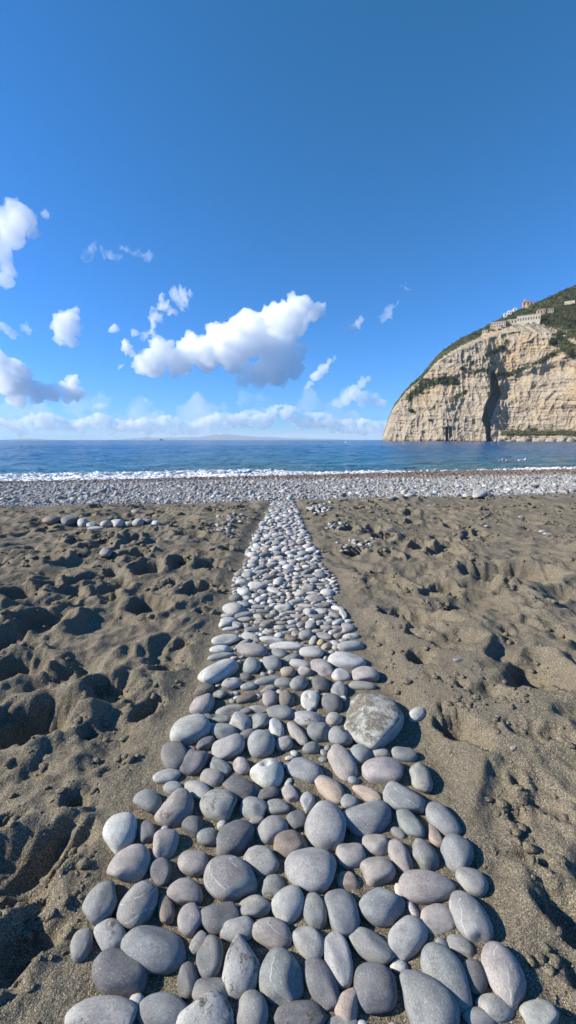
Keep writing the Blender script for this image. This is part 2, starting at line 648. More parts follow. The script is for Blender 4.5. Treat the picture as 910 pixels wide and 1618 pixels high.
def bed_noise(x, y): return .013 * fbm(x * 7, y * 7, 2.2, 3)
def sand_height():
    x, y = XX, YY
    wx = x + .10 * perlin(x * 2.1, y * 2.1, 4.2) + .03 * perlin(x * 7, y * 7, 1.0)
    wy = y + .10 * perlin(x * 2.1, y * 2.1, 9.7) + .03 * perlin(x * 7, y * 7, 6.0)
    big = .075 * fbm(wx * 1.15, wy * 1.15, .5, 3)
    rid = 1 - np.abs(perlin(wx * 2.6, wy * 3.1, 2.0)) * 2.2
    rid2 = 1 - np.abs(perlin(wx * 6.0 + 5, wy * 6.5, 7.0)) * 2.2
    amp = .6 + .5 * sstep(-.3, .3, perlin(x * .8, y * .8, 12.))
    rid3 = 1 - np.abs(perlin(wx * 12 + 5, wy * 12.5, 3.0)) * 2.2
    med = .064 * rid * amp + .034 * rid2 * amp + .010 * rid3 * amp - .050
    fine = .010 * fbm(wx * 15, wy * 15, 1.5, 4)
    pz = np.zeros_like(x)
    for (px, py, r, d, el, an) in pits:
        R_ = r * el * 2.0
        i0, i1 = np.searchsorted(GX, [px - R_, px + R_]); j0, j1 = np.searchsorted(GY, [py - R_, py + R_])
        if i1 - i0 < 2 or j1 - j0 < 2: continue
        dx = wx[i0:i1, j0:j1] - px; dy = wy[i0:i1, j0:j1] - py
        ca, sa = math.cos(an), math.sin(an)
        wob = .45 * perlin(dx / r * 1.3 + px * 9, dy / r * 1.3 + py * 7, 0.) ; wob2 = .45 * perlin(dx / r * 1.3 + px * 5, dy / r * 1.3 - py * 3, 4.)
        wob = wob + .16 * perlin(dx / r * 4 + px, dy / r * 4, 1.) ; wob2 = wob2 + .16 * perlin(dx / r * 4, dy / r * 4 + py, 2.)
        u = (dx * ca + dy * sa) / (r * el) + wob; v = (-dx * sa + dy * ca) / r + wob2
        q = np.sqrt(u * u + v * v)
        pz[i0:i1, j0:j1] += -1.25 * d * (1 - sstep(.40, 1.05, q)) + .45 * d * np.exp(-((q - 1.18) / .30) ** 2)
    rough = np.clip(-pz / .02, 0, 1)
    crumb = sstep(.05, .45, perlin(x * 1.7, y * 1.7, 30.)) * .7 + rough * .5
    fine = fine + crumb * .020 * np.abs(fbm(x * 26, y * 26, 3.3, 3))
    near = np.abs(x - path_cx(y)) - path_hw(y)
    inpath = 1 - sstep(-.02, .15, near); inpath = inpath * (y < 7.2)
    beach = sstep(-.5, .25, y - y_sand(x))
    relief = big + med + fine + pz
    far = 1 - .35 * sstep(3.5, 7, y)
    relief = relief * far
    relief = np.where(near < .6, np.minimum(relief, .012 + .13 * np.maximum(near, 0) + .006 * perlin(x * 14, y * 14, 8.)), relief)
    h = relief * (1 - inpath) * (1 - beach) * (1 - .8 * sstep(6, 20, np.abs(x)))
    h = h + inpath * (bed_noise(x, y) - .012)
    t = (y - y_sand(x)) / (y_water(x) - y_sand(x))
    slope = np.where(t < 0, 0, SEA * t)
    slope = np.maximum(slope, -4)
    h = h + slope + beach * .02 * fbm(x * 1.2, y * 1.2, 4.4, 3)
    return h, beach, t
HH, BEACH, TT = sand_height()

def hgt(x, y):
    i = np.clip(np.searchsorted(GX, x) - 1, 0, len(GX) - 2); j = np.clip(np.searchsorted(GY, y) - 1, 0, len(GY) - 2)
    fx = (x - GX[i]) / (GX[i + 1] - GX[i]); fy = (y - GY[j]) / (GY[j + 1] - GY[j])
    return (HH[i, j] * (1 - fx) * (1 - fy) + HH[i + 1, j] * fx * (1 - fy) + HH[i, j + 1] * (1 - fx) * fy + HH[i + 1, j + 1] * fx * fy)
# ------------------------------------------------------------------ ground
V = np.stack([XX.ravel(), YY.ravel(), HH.ravel()], 1)
me = mesh_np('sandy_beach', V, grid_faces(len(GX), len(GY)))
at = me.attributes.new('zone', 'FLOAT_VECTOR', 'POINT')
wet = sstep(.45, .95, TT + .12 * fbm(XX * .3, YY * .5, 2.0, 3) + .02 * np.clip(XX, -6, 10) * .6)
z3 = np.stack([sstep(.35, .75, BEACH).ravel(), wet.ravel(), np.zeros(XX.size)], 1).astype(np.float32)
at.data.foreach_set('vector', z3.ravel())
beach = link('beach_ground', me, mat_beach())
tag(beach, 'dark grey-brown sand churned by footprints, sloping into a pebble shore', kind='structure')

# ------------------------------------------------------------------ stones
def stone_dirs(sub, seed, taper=0, bend=0, nf=None):
    r_ = np.random.default_rng(seed)
    D, Fc = ICO[sub]
    n = r_.uniform(1.95, 2.45)
    q = 1 / (np.abs(D) ** n).sum(1) ** (1 / n)
    V = D * q[:, None]
    k = r_.uniform(10, 20); acc = np.exp(-k * np.ones(len(D)))
    for _ in range(r_.integers(2, 6) if nf is None else nf):
        pn = r_.normal(size=3); pn[2] *= .9; pn /= np.linalg.norm(pn)
        d = r_.uniform(.66, .95)
        acc += np.exp(-k * np.minimum(d / np.maximum(D @ pn, .12), 4))
    V *= (-np.log(acc) / k)[:, None]
    s = r_.uniform(0, 90, 3)
    V *= (1 + .10 * perlin(D[:, 0] * .9 + s[0], D[:, 1] * .9 + s[1], D[:, 2] * .9 + s[2])
          + .035 * perlin(D[:, 0] * 2.4 + s[1], D[:, 1] * 2.4 + s[2], D[:, 2] * 2.4 + s[0])
          + .012 * perlin(D[:, 0] * 6 + s[1], D[:, 1] * 6 + s[2], D[:, 2] * 6 + s[0]))[:, None]
    t = taper + r_.uniform(-.10, .10); b = bend + r_.uniform(-.05, .05)
    V[:, 1] *= 1 - t * V[:, 0]
    V[:, 2] *= 1 - .5 * t * V[:, 0]
    V[:, 1] += -b * 1.6 * (V[:, 0] ** 2 - .4)
    lo, hi = V.min(0), V.max(0)
    V = (V - (lo + hi) / 2) / ((hi - lo) / 2)
    return V, Fc

MS = {0: mat_stone('smooth_grey_stone', 'obj'), 1: mat_stone('sand_dusted_stone', 'obj', 1), 2: mat_stone('sand_caked_stone', 'obj', 2),
      'v': mat_stone('veined_grey_stone', 'obj', 0, True), 'c': mat_stone('loose_pebble_stone', 'attr')}

def fit(X, Y, L, W, ang, flat=.74, lift=.25):
    """ellipse in the photo -> centre, ground half axes, rotation, half thickness"""
    a = R(ang); e1 = np.array([math.cos(a), math.sin(a)]); e2 = np.array([-e1[1], e1[0]])
    S = (L / 2) ** 2 * np.outer(e1, e1) + (W / 2) ** 2 * np.outer(e2, e2)
    zc = .01; c = .01
    for _ in range(6):
        p = on_plane(X, Y, zc); J = jac(p)
        Pg, pz = J[:, :2], J[:, 2]
        Pi = np.linalg.inv(Pg)
        cc = c
        for _ in range(12):
            G = Pi @ (S - cc * cc * np.outer(pz, pz)) @ Pi.T
            w, U = np.linalg.eigh(G)
            if w[0] > 0 and math.sqrt(w[0]) > cc * 1.06: break
            cc *= .88
        w = np.maximum(w, 1e-7)
        c = .5 * cc + .5 * min(flat * math.sqrt(w[0]), 0.05) if cc == c else cc
        zc = hgt(p[0], p[1]) - (bed_noise(p[0], p[1]) if abs(p[0] - path_cx(p[1])) < path_hw(p[1]) else 0) + lift * c
    b_, a_ = math.sqrt(w[0]), math.sqrt(w[1])
    va, vb = U[:, 1], U[:, 0]
    pa = Pg @ va * a_; pb = Pg @ vb * b_
    a_ *= 1.06; b_ *= 1.06
    # local x follows the photographed long axis
    if abs(pa @ e1) < abs(pb @ e1): va, vb, a_, b_ = vb, va, b_, a_; pa = pb
    if pa @ e1 < 0: va = -va
    return p, a_, b_, c, math.atan2(va[1], va[0])

TN = {'g': 'mid-grey', 'b': 'blue-grey', 'd': 'dark grey', 'p': 'mauve-grey', 'l': 'pale grey', 'w': 'whitish', 'br': 'brownish', 't': 'pinkish tan', 'y': 'yellowish'}
stones = []
ox = oy = sc_ = 0
for ln in STONES.strip().splitlines():
    tk = ln.split()
    if tk[0][0] == '@': ox, oy, sc_ = float(tk[0][1:]), float(tk[1]), float(tk[2]); continue
    cx, cy, L, W, an = map(float, tk[:5]); s = dict(X=ox + cx * sc_, Y=oy + cy * sc_, L=L * sc_, W=W * sc_, an=an, tone=tk[5], t=0, k=0, f='', n='')
    if W > L: s['L'], s['W'], s['an'] = s['W'], s['L'], an + 90
    for o in tk[6:]:
        if o[:2] == 't=': s['t'] = float(o[2:])
        elif o[:2] == 'k=': s['k'] = float(o[2:])
        elif o[:2] == 'n=': s['n'] = o[2:].replace('_', ' ')
        else: s['f'] += o
    stones.append(s)
stones.sort(key=lambda s: -s['L'] * s['W'])
for s in stones: s['fit'] = fit(s['X'], s['Y'], s['L'], s['W'], s['an'])
main, rest = stones[:300], stones[300:]

# labels: each stone is told by its look and by the landmark stones round it
marks = [s for s in main if s['n']]
def shape(s):
    q = s['L'] / s['W']
    return 'round' if q < 1.16 else 'oval' if q < 1.55 else 'oblong' if q < 2.4 else 'slender'
def rel(s, m):
    dx, dy = s['X'] - m['X'], s['Y'] - m['Y']
    if abs(dx) > 2.2 * abs(dy): return 'left of' if dx < 0 else 'right of'
    v = 'beyond' if dy < 0 else 'in front of'
    if abs(dy) > 2.2 * abs(dx): return v
    return v + ' and ' + ('left of' if dx < 0 else 'right of')
used = set()
for s in main:
    if s['n']:
        s['label'] = s['n'] + (' of the pebble path' if ('edge' in s['n'] or 'corner' in s['n']) else ' in the pebble path'); used.add(s['label'])
def extra(s):
    return ' with sand on top' if ('s' in s['f'] or 'S' in s['f']) else ' with thin pale lines' if 'v' in s['f'] else ' with a dark pit' if 'h' in s['f'] else ''
ORD = ['', 'second ', 'third ', 'fourth ', 'fifth ', 'sixth ', 'seventh ', 'eighth ', 'ninth ', 'tenth ', 'eleventh ', 'twelfth ']
for s in main:
    if s['n']: continue
    near = sorted(marks, key=lambda m: math.hypot(s['X'] - m['X'], 1.3 * (s['Y'] - m['Y'])))
    best = None
    for m in near[:3]:
        key = (s['tone'], shape(s), rel(s, m), id(m))
        same = sorted([q for q in main if not q['n'] and (q['tone'], shape(q), rel(q, m)) == key[:3]],
                      key=lambda q: math.hypot(q['X'] - m['X'], q['Y'] - m['Y']))
        rk = next(i for i, q in enumerate(same) if q is s)
        lb = f"{TN[s['tone']]} {shape(s)} stone {rel(s, m)} the {m['n'].split(' at the ')[0]}"
        if rk: lb = (ORD[rk] if rk < 12 else '') .strip() + '-nearest ' + lb
        else: lb = 'nearest ' + lb
        if rk < 12 and len(lb.split()) <= 16 and lb not in used and (best is None or rk < best[0]): best = (rk, lb)
    s['label'] = best[1] if best else f"{TN[s['tone']]} {shape(s)} stone near the {near[0]['n']}"
    used.add(s['label'])

def put_stone(name, s, seed, label, cat, group, sub):
    p, a_, b_, c, rz = s['fit']
    V, Fc = stone_dirs(sub, 4251 if 'S' in s['f'] else seed, s['t'], s['k'], 3 if 'S' in s['f'] else None)
    if 'h' in s['f']:      # a weathered hollow in the upper face
        hd = np.array([-.15, .25, .95]); hd /= np.linalg.norm(hd)
        Dn = V / np.linalg.norm(V, axis=1)[:, None]
        an_ = np.arccos(np.clip(Dn @ hd, -1, 1)); an_ += .10 * perlin(Dn[:, 0] * 5, Dn[:, 1] * 5, 3.)
        V *= (1 - .42 * (1 - sstep(.10, .34, an_)))[:, None]
    me = mesh_np(name, V, Fc)
    mt = MS[2] if 'S' in s['f'] else MS[1] if 's' in s['f'] else MS['v'] if 'v' in s['f'] else MS[0]
    o = link(name, me, mt)
    r_ = random.Random(seed)
    o.location = p; o.scale = (a_, b_, c)
    o.rotation_euler = (R(r_.uniform(-7, 7)), R(r_.uniform(-7, 7)), rz)
    tc = TONE[s['tone']]; j = r_.uniform(.86, 1.14)
    far = 1.0
    o.color = (tc[0] * j * far, tc[1] * j * far * r_.uniform(.985, 1.015), tc[2] * j * far * r_.uniform(.97, 1.03), 1)
    tag(o, label, cat, group)
    return o

for i, s in enumerate(main):
    g = None if s['n'] else 'stones set in the pebble path'
    lab = s['label']
    if 'x' in s['f']: lab, g = 'small sandy white stone lying alone right of the speckled boulder', None
    if 'S' in s['f']: lab = 'large white boulder speckled with sand on the right edge of the pebble path'
    nm = 'boulder' if 'S' in s['f'] else 'path_stone'
    put_stone(nm, s, 1000 + i, lab, 'boulder' if 'S' in s['f'] else 'stone', 'stones set in the pebble path' if nm == 'path_stone' else None, 4 if s['L'] > 26 else 3)

# ---- the small stones filling the far end of the path, past the 300 largest: one mass
tmpl = [stone_dirs(2, 50 + k) for k in range(10)]
tmpl1 = [stone_dirs(1, 80 + k) for k in range(8)]
def scatter_mesh(name, items, mat, tm):
    """items: rows x,y,z,a,b,c,rz,tilt1,tilt2,r,g,b"""
    items = np.asarray(items); n = len(items)
    Vs, Fs, Cs = [], [], []; off = 0
    which = np.arange(n) % len(tm)
    for k in range(len(tm)):
        it = items[which == k]
        if not len(it): continue
        V0, F0 = tm[k]; m = len(it)
        P_ = V0[None] * it[:, None, 3:6]
        for ax, col in ((0, 7), (1, 8)):
            cs, sn = np.cos(it[:, col])[:, None], np.sin(it[:, col])[:, None]
            o_ = 1 - ax
            A, Z = P_[..., o_].copy(), P_[..., 2].copy()
            P_[..., o_] = A * cs - Z * sn; P_[..., 2] = A * sn + Z * cs
        cs, sn = np.cos(it[:, 6])[:, None], np.sin(it[:, 6])[:, None]
        A, B = P_[..., 0].copy(), P_[..., 1].copy()
        P_[..., 0] = A * cs - B * sn; P_[..., 1] = A * sn + B * cs
        P_ += it[:, None, 0:3]
        nv = len(V0)
        Vs.append(P_.reshape(-1, 3)); Fs.append((F0[None] + (off + np.arange(m) * nv)[:, None, None]).reshape(-1, 3))
        Cs.append(np.repeat(np.concatenate([it[:, 9:12], np.ones((m, 1))], 1), nv, axis=0)); off += m * nv
    me = mesh_np(name, np.concatenate(Vs), np.concatenate(Fs))
    ca = me.color_attributes.new('tone', 'FLOAT_COLOR', 'POINT')
    ca.data.foreach_set('color', np.concatenate(Cs).astype(np.float32).ravel())
    return link(name, me, mat)

def rnd_tone(r_, bright=1.0):
    k = r_.choice(['g', 'b', 'l', 'w', 'p', 'd', 'br', 't'], p=[.17, .15, .24, .20, .13, .05, .035, .025])
    return np.array(TONE[k]) * r_.uniform(.85, 1.15) * bright

r_ = np.random.default_rng(5)
taken = [(s['fit'][0][0], s['fit'][0][1], s['fit'][1], s['fit'][2]) for s in stones]
TK = np.array([(x, y, .5 * (a + b), max(a, b)) for x, y, a, b in taken])
fill = []
for s in rest:
    p, a_, b_, c, rz = s['fit']; fill.append([*p, a_, b_, c, rz, 0, 0, *(np.array(TONE[s['tone']]) * r_.uniform(.95, 1.15))])
tries = [(.046, 400), (.036, 3000), (.028, 7000), (.021, 14000), (.014, 16000)]
for a0, nt in tries:
    xs = r_.uniform(-.55, .5, nt); ys = r_.uniform(2.15 if a0 > .02 else .45, 6.75, nt)
    for x, y in zip(xs, ys):
        a = a0 * r_.uniform(.85, 1.15)
        hw = path_hw(y) * (1 + .05 * math.sin(y * 9))
        if abs(x - path_cx(y)) > hw - a * .6: continue
        if y < 3.0 and a0 > .022: continue
        if y < 2.6 and abs(x - path_cx(y)) > hw * .78: continue
        d = np.hypot(TK[:, 0] - x, TK[:, 1] - y)
        if (d < TK[:, 2] * .93 + a * .86).any(): continue
        if y < 2.0 and r_.random() < .45: continue
        TK = np.vstack([TK, [x, y, a, a]])
        q = r_.uniform(1, 1.75); c = a * r_.uniform(.42, .62)
        fill.append([x, y, hgt(x, y) + .3 * c, a * math.sqrt(q), a / math.sqrt(q), c, r_.normal(0, .6), r_.normal(0, .12), r_.normal(0, .12), *rnd_tone(r_, 1.22)])
for a0, nt in [(.05, 300), (.04, 600), (.03, 900), (.02, 900)]:      # the path goes on under and behind the viewer
    for x, y in zip(r_.uniform(-.45, .45, nt), r_.uniform(-1.2, .40, nt)):
        a = a0 * r_.uniform(.85, 1.1)
        if abs(x - path_cx(y)) > path_hw(y) - a * .6: continue
        if (np.hypot(TK[:, 0] - x, TK[:, 1] - y) < TK[:, 2] + a * .95).any(): continue
        TK = np.vstack([TK, [x, y, a, a]]); q = r_.uniform(1, 1.6); c = a * .6
        fill.append([x, y, hgt(x, y) + .25 * c, a * math.sqrt(q), a / math.sqrt(q), c, r_.uniform(0, 6.28), 0, 0, *rnd_tone(r_, .9)])
pf = scatter_mesh('path_pebbles', fill, MS['c'], tmpl)
tag(pf, 'small pebbles packed between the larger stones and into the far end of the path', kind='stuff')

# ---- shore pebbles: a band of thousands between the sand and the sea
items = []
def band(n, x0, x1, t0, t1, amin, amax):
    xs = r_.uniform(x0, x1, n); u = r_.uniform(0, 1, n)
    y0 = y_sand(xs); y1 = y_water(xs)
    ys = y0 + (t0 + (t1 - t0) * u) * (y1 - y0)
    a = r_.uniform(amin, amax, n) * (1 + .5 * (r_.random(n) < .05))
    return xs, ys, a
L_ = []
L_.append(band(26000, -8, 9, -.02, .22, .011, .020)); L_.append(band(24000, -13, 15, .20, .55, .014, .024))
L_.append(band(24000, -17, 20, .5, 1.04, .018, .030)); L_.append(band(2500, -8, 9, -.05, .3, .025, .038)); L_.append(band(3500, -14, 16, .3, 1.0, .03, .042))
L_.append(band(5000, -30, 34, .0, 1.0, .04, .07))
xs, ys, aa = (np.concatenate([q[k] for q in L_]) for k in range(3))
keep = ~((np.abs(xs - path_cx(ys)) < path_hw(ys)) & (ys < 6.75))
edge = ys - y_sand(xs)
keep &= (edge > .12) | (r_.random(len(xs)) < np.clip(.5 + edge * 3, 0, 1))
xs, ys, aa = xs[keep], ys[keep], aa[keep]; n = len(xs)
zz = hgt(xs, ys)
t_ = (ys - y_sand(xs)) / (y_water(xs) - y_sand(xs))
wt = sstep(.50, .85, t_ + .15 * fbm(xs * .3, ys * .5, 2.0, 3) + .02 * np.clip(xs, -6, 6))
tone = np.array([rnd_tone(r_, 1.0) for _ in range(400)])[r_.integers(0, 400, n)]
patch = (1.12 + .30 * fbm(xs * .9, ys * .6, 3.0, 3))[:, None]
wetc = tone * np.array([.50, .35, .28])
tone = (tone * (1 - wt[:, None]) + wetc * wt[:, None]) * patch
q = r_.uniform(1, 1.7, n); c = aa * r_.uniform(.45, .7, n)
it = np.stack([xs, ys, zz + .45 * c, aa * np.sqrt(q), aa / np.sqrt(q), c, r_.uniform(0, 6.28, n), r_.normal(0, .3, n), r_.normal(0, .3, n), tone[:, 0], tone[:, 1], tone[:, 2]], 1)
sp_ = scatter_mesh('shore_pebbles', it, MS['c'], tmpl1)
tag(sp_, 'wide band of small grey pebbles between the sand and the surf', kind='stuff')

# ---- loose stones on the sand, each its own
def loose(name, X, Y, L, W, tone, label, group=None, seed=0, flat=.75, lift=.35, cat='stone', f='', an=0, sub=3):
    s = dict(X=X, Y=Y, L=L, W=W, an=an, tone=tone, t=0, k=0, f=f, n='')
    s['fit'] = fit(X, Y, L, W, an, flat, lift)
    return put_stone(name, s, 5000 + seed, label, cat, group, sub)
G1 = 'stones lined up on the sand left of the path'
row = [(82,821,30,15,'br','lumpy brown boulder at the left end of the stone row','boulder',6),(111,822,30,15,'d','dark brown boulder second from the left in the stone row','boulder',4),
 (131,826,18,14,'l','rounded grey-white stone right of the dark boulder in the row','stone',0),(145,830,17,11,'l','pale stone behind the flat white stone in the row','stone',0),
 (151,835,25,7,'w','flat white stone lying in front of the row','stone',0),(168,828,20,12,'l','oval pale stone in the middle of the row','stone',3),
 (187,827,21,14,'w','large whitish egg stone in the middle of the row','stone',0),(203,829,15,8,'l','low pale stone between the two large eggs of the row','stone',0),
 (218,826,18,15,'l','upright rounded pale stone right of the row middle','stone',0),(232,825,15,10,'g','grey stone leaning on the upright rounded one','stone',0),
 (246,827,13,7,'w','small whitish stone at the right end of the row','stone',0)]
for i, (X, Y, L, W, tn, lb, ct, an) in enumerate(row):
    loose('boulder' if ct == 'boulder' else 'beach_stone', X, Y, L, W, tn, lb, G1, i, .9, .5, ct, 's' if ct == 'boulder' else '', an, 4)
for i, (X, Y, L, W, tn, lb) in enumerate([
 (166,872,19,15,'g','rounded grey stone alone on the sand in front of the row'),(214,809,14,7,'l','pale stone on the sand just behind the row'),
 (222,844,10,6,'l','small pale stone half buried in front of the row'),(8,846,8,5,'g','small grey stone near the left frame edge'),
 (619,787,15,6,'l','flat pale stone beside the yellowish one at the pebble edge'),(630,785,17,8,'t','yellowish tan stone at the far edge of the right sand'),
 (648,783,15,6,'w','flat white stone right of the yellowish one'),(682,782,17,6,'w','long flat white stone midway to the pale boulder'),
 (739,783,17,9,'w','whitish stone touching the pale boulder on its left'),(576,792,15,4,'l','thin flat grey stone between the path end and the yellowish stone'),
 (600,789,15,4,'l','thin flat pale stone left of the flat grey pair'),(824,817,11,4,'w','small white stone alone on the middle right sand'),
 (857,840,12,5,'w','left of the two white stones lying together far right'),(866,844,16,5,'w','right of the two white stones lying together far right'),
 (769,831,8,3,'w','left of two tiny white pebbles on the right sand'),(747,834,7,3,'w','tiny white pebble left of its twin on the right sand'),
 (679,799,8,3,'w','tiny white pebble below the long flat white stone'),(811,1182,9,7,'t','small pinkish pebble on the sand in the right foreground'),
 (724,1043,16,7,'b','blue-grey stone half buried beyond the round hollow'),(591,796,8,4,'w','tiny white stone close to the path end')]):
    loose('beach_stone', X, Y, L, W, tn, lb, 'single stones on the sand', 100 + i, .7, .25)
loose('boulder', 758, 780, 24, 15, 'w', 'pale rounded boulder, the largest at the edge of the pebble shore', None, 150, .95, .5, 'boulder', 's', 0, 4)
loose('boulder', 771, 783, 13, 8, 'br', 'small brown boulder tucked right of the pale one', None, 151, .9, .4, 'boulder')
cl = np.random.default_rng(3)
for gi, (n, X0, X1, Y0, Y1, nm) in enumerate([(34, 484, 522, 794, 811, 'small whitish pebble in the loose heap at the far right path corner'),
        (14, 507, 552, 826, 837, 'small whitish pebble in the short heap right of the path'),
        (30, 528, 587, 850, 872, 'small pale pebble in the wide hollow heap right of the path'),
        (26, 334, 376, 826, 850, 'small grey pebble in the heap left of the path'), (16, 345, 400, 812, 824, 'tiny pale pebble scattered behind the heap left of the path')]):
    for k in range(n):
        X = (X0 + X1) / 2 + (X1 - X0) / 2 * np.clip(cl.normal(0, .5), -1, 1); Y = (Y0 + Y1) / 2 + (Y1 - Y0) / 2 * np.clip(cl.normal(0, .5), -1, 1)
        L = cl.uniform(4.0, 9.0) * (Y / 840) ** 2
        loose('loose_pebble', X, Y, L, L * cl.uniform(.45, .65), cl.choice(['l', 'w', 'w', 'g', 'p']) if gi < 3 else cl.choice(['g', 'l', 'p', 'b']), nm, nm.replace('small ', '').replace('tiny ', '').replace('pebble', 'pebbles'), 200 + gi * 50 + k, .8, .45, 'pebble', '', cl.uniform(-30, 30), 2)

# ---- crumbs and clods of damp sand thrown up round the footprints
cr = np.random.default_rng(77); ci = []
PT = np.array(pits)
for k in range(9000):
    q = PT[cr.integers(0, len(PT))]; a = cr.uniform(0, 6.28); rr = q[2] * abs(cr.normal(.9, .45)) * (1 + .3 * q[4])
    x, y = q[0] + rr * math.cos(a), q[1] + rr * math.sin(a)
    if abs(x - path_cx(y)) < path_hw(y) + .02 or y > y_sand(x): continue
    s = (.0022 + .0085 * cr.random() ** 4) * (1 + .35 * y)
    ci.append([x, y, hgt(x, y) + .25 * s, s * cr.uniform(.9, 1.6), s, s * cr.uniform(.4, .7), cr.uniform(0, 6.28), 0, 0, .2, .17, .12])
def clod(seed):
    V, Fc = ICO[2]; V = V * (1 + .8 * perlin(V[:, 0] * 1.6 + seed, V[:, 1] * 1.6, V[:, 2] * 1.6) + .55 * perlin(V[:, 0] * 3.4 + seed, V[:, 1] * 4, V[:, 2] * 4))[:, None]
    return V, Fc
cl_ = scatter_mesh('sand_clods', ci, bpy.data.materials['dark_beach_sand'], [clod(5 * k) for k in range(6)])
tag(cl_, 'crumbs and clods of damp dark sand around the footprints', kind='stuff')
# ------------------------------------------------------------------ sea
def mat_sea():
    t = NT('sea_water'); vec = t.coord('Object'); xyz = t.sep(vec)
    # depth of water offshore: shallow sandy teal near the beach, deep blue beyond
    off = t.math('SUBTRACT', xyz[1], t.math('MULTIPLY', xyz[0], .27))
    lg = t.noise(t.mapping(vec, (1, .35, 1)), .03, 3)
    d = t.math('ADD', off, t.math('MULTIPLY', t.math('SUBTRACT', lg, .5), 60))
    d = t.math('DIVIDE', t.math('SUBTRACT', d, 18), 160, clamp=True)
    col = t.ramp(d, [(0, (.055, .150, .185)), (.08, (.030, .145, .245)), (.35, (.008, .105, .250)), (1, (.003, .070, .185))])
    v1 = t.mapping(vec, (1, 1.6, 1), (0, 0, .25))
    n1 = t.noise(v1, .55, 5, .6, .4); n2 = t.noise(t.mapping(vec, (1, 1.4, 1), (0, 0, -.3)), 2.6, 4, .6, .3); n3 = t.noise(v1, .07, 4, .6)
    b = t.bump(n3, 1.0, 2.8); b = t.bump(n1, 1.0, .8, b); b = t.bump(n2, 1.0, .16, b)
    p = t.pbr(col, .15, b, .4); p.inputs['IOR'].default_value = 1.33
    return t.m
sx = np.concatenate([-np.geomspace(60, 30000, 40)[::-1], np.arange(-58, 59, .28), np.geomspace(60, 30000, 40)])
sy = np.concatenate([np.arange(0, 30, .16), 30 * np.exp(np.arange(1, 170) * .008), np.geomspace(120, 40000, 50)])
SX, SD = np.meshgrid(sx, sy, indexing='ij')
SY = np.where(SD < 60, SD + 15 + .27 * np.clip(SX, -60, 60) * (1 - sstep(20, 60, SD)), SD + 15)
fade = np.exp(-SD / 60)
off = SY - y_water(np.clip(SX, -60, 60))
SZ = SEA + (.05 * np.sin((off + .8 * perlin(SX * .12, SY * .12)) * 1.9) * np.exp(-((off - 5) / 7) ** 2) + .10 * fbm(SX * .35, SY * .9, 0., 3) - .16 * np.abs(perlin(SX * .22 + 9, SY * .55, 3.))) * sstep(-.5, 3, off) * (SD < 250)
SZ += np.where((off > -1) & (off < 8), .10 * np.exp(-((off - 2.3 - .5 * perlin(SX * .25, SX * 0)) / .5) ** 2) * sstep(-.2, .25, -SX * .03 + .25 + .3 * perlin(SX * .12, SX * 0 + 5)), 0)
V = np.stack([SX.ravel(), SY.ravel(), SZ.ravel()], 1)
sea = link('sea', mesh_np('sea', V, grid_faces(len(sx), len(sy))), mat_sea())
tag(sea, 'calm blue sea with small ripples reaching a straight horizon', kind='structure')

# surf: froth heaps along the waterline
fr = np.random.default_rng(12); it = []
n = 46000
fx = fr.uniform(-26, 26, n); u = fr.uniform(0, 1, n)
env = np.interp(fx, [-26, -12, -3, -.7, 1.5, 3, 5.5, 6.5, 12.5, 13.5, 26], [1, 1, 1, .7, .28, .28, .16, .02, .03, .2, .3])
foff = -.3 + u * 3.1 * (.35 + .65 * env)
dens = (.55 + .9 * fbm(fx * .9, foff * 2.2, 1.0, 3)) * env * (1 - .55 * sstep(1.6, 3.8, foff)) * (.75 + .6 * np.exp(-((foff - 2.2) / .35) ** 2))
kp = fr.random(n) < dens
fx, foff = fx[kp], foff[kp]; n = len(fx)
a = fr.uniform(.02, .06, n); c = a * fr.uniform(.35, .8, n)
crest = .10 * np.exp(-((foff - 2.3) / .45) ** 2) * (.6 + .8 * np.clip(fbm(fx * 1.1, foff * 0, 2., 3) + .3, 0, 1))
fy = y_water(fx) + foff
zf = np.maximum(SEA + .02, hgt(fx, fy) + .01) + crest * fr.uniform(.3, 1.5, n)
g = fr.uniform(.72, .86, n)
foam_it = np.stack([fx, fy, zf, a * fr.uniform(1.2, 4.0, n), a, c * .7, fr.normal(.25, .25, n), fr.normal(0, .2, n), fr.normal(0, .2, n), g, g, g * 1.0], 1)
def mat_foam():
    t = NT('sea_foam'); at = t.n('ShaderNodeAttribute', attribute_name='tone')
    p = t.pbr(at.outputs['Color'], .6, t.bump(t.noise(t.coord('Object'), 30, 4), .6, .03), .3)
    p.inputs['Subsurface Weight'].default_value = .0; return t.m
fo = scatter_mesh('surf_foam', foam_it, mat_foam(), tmpl1)
tag(fo, 'white surf foam breaking along the pebble shore', kind='stuff')

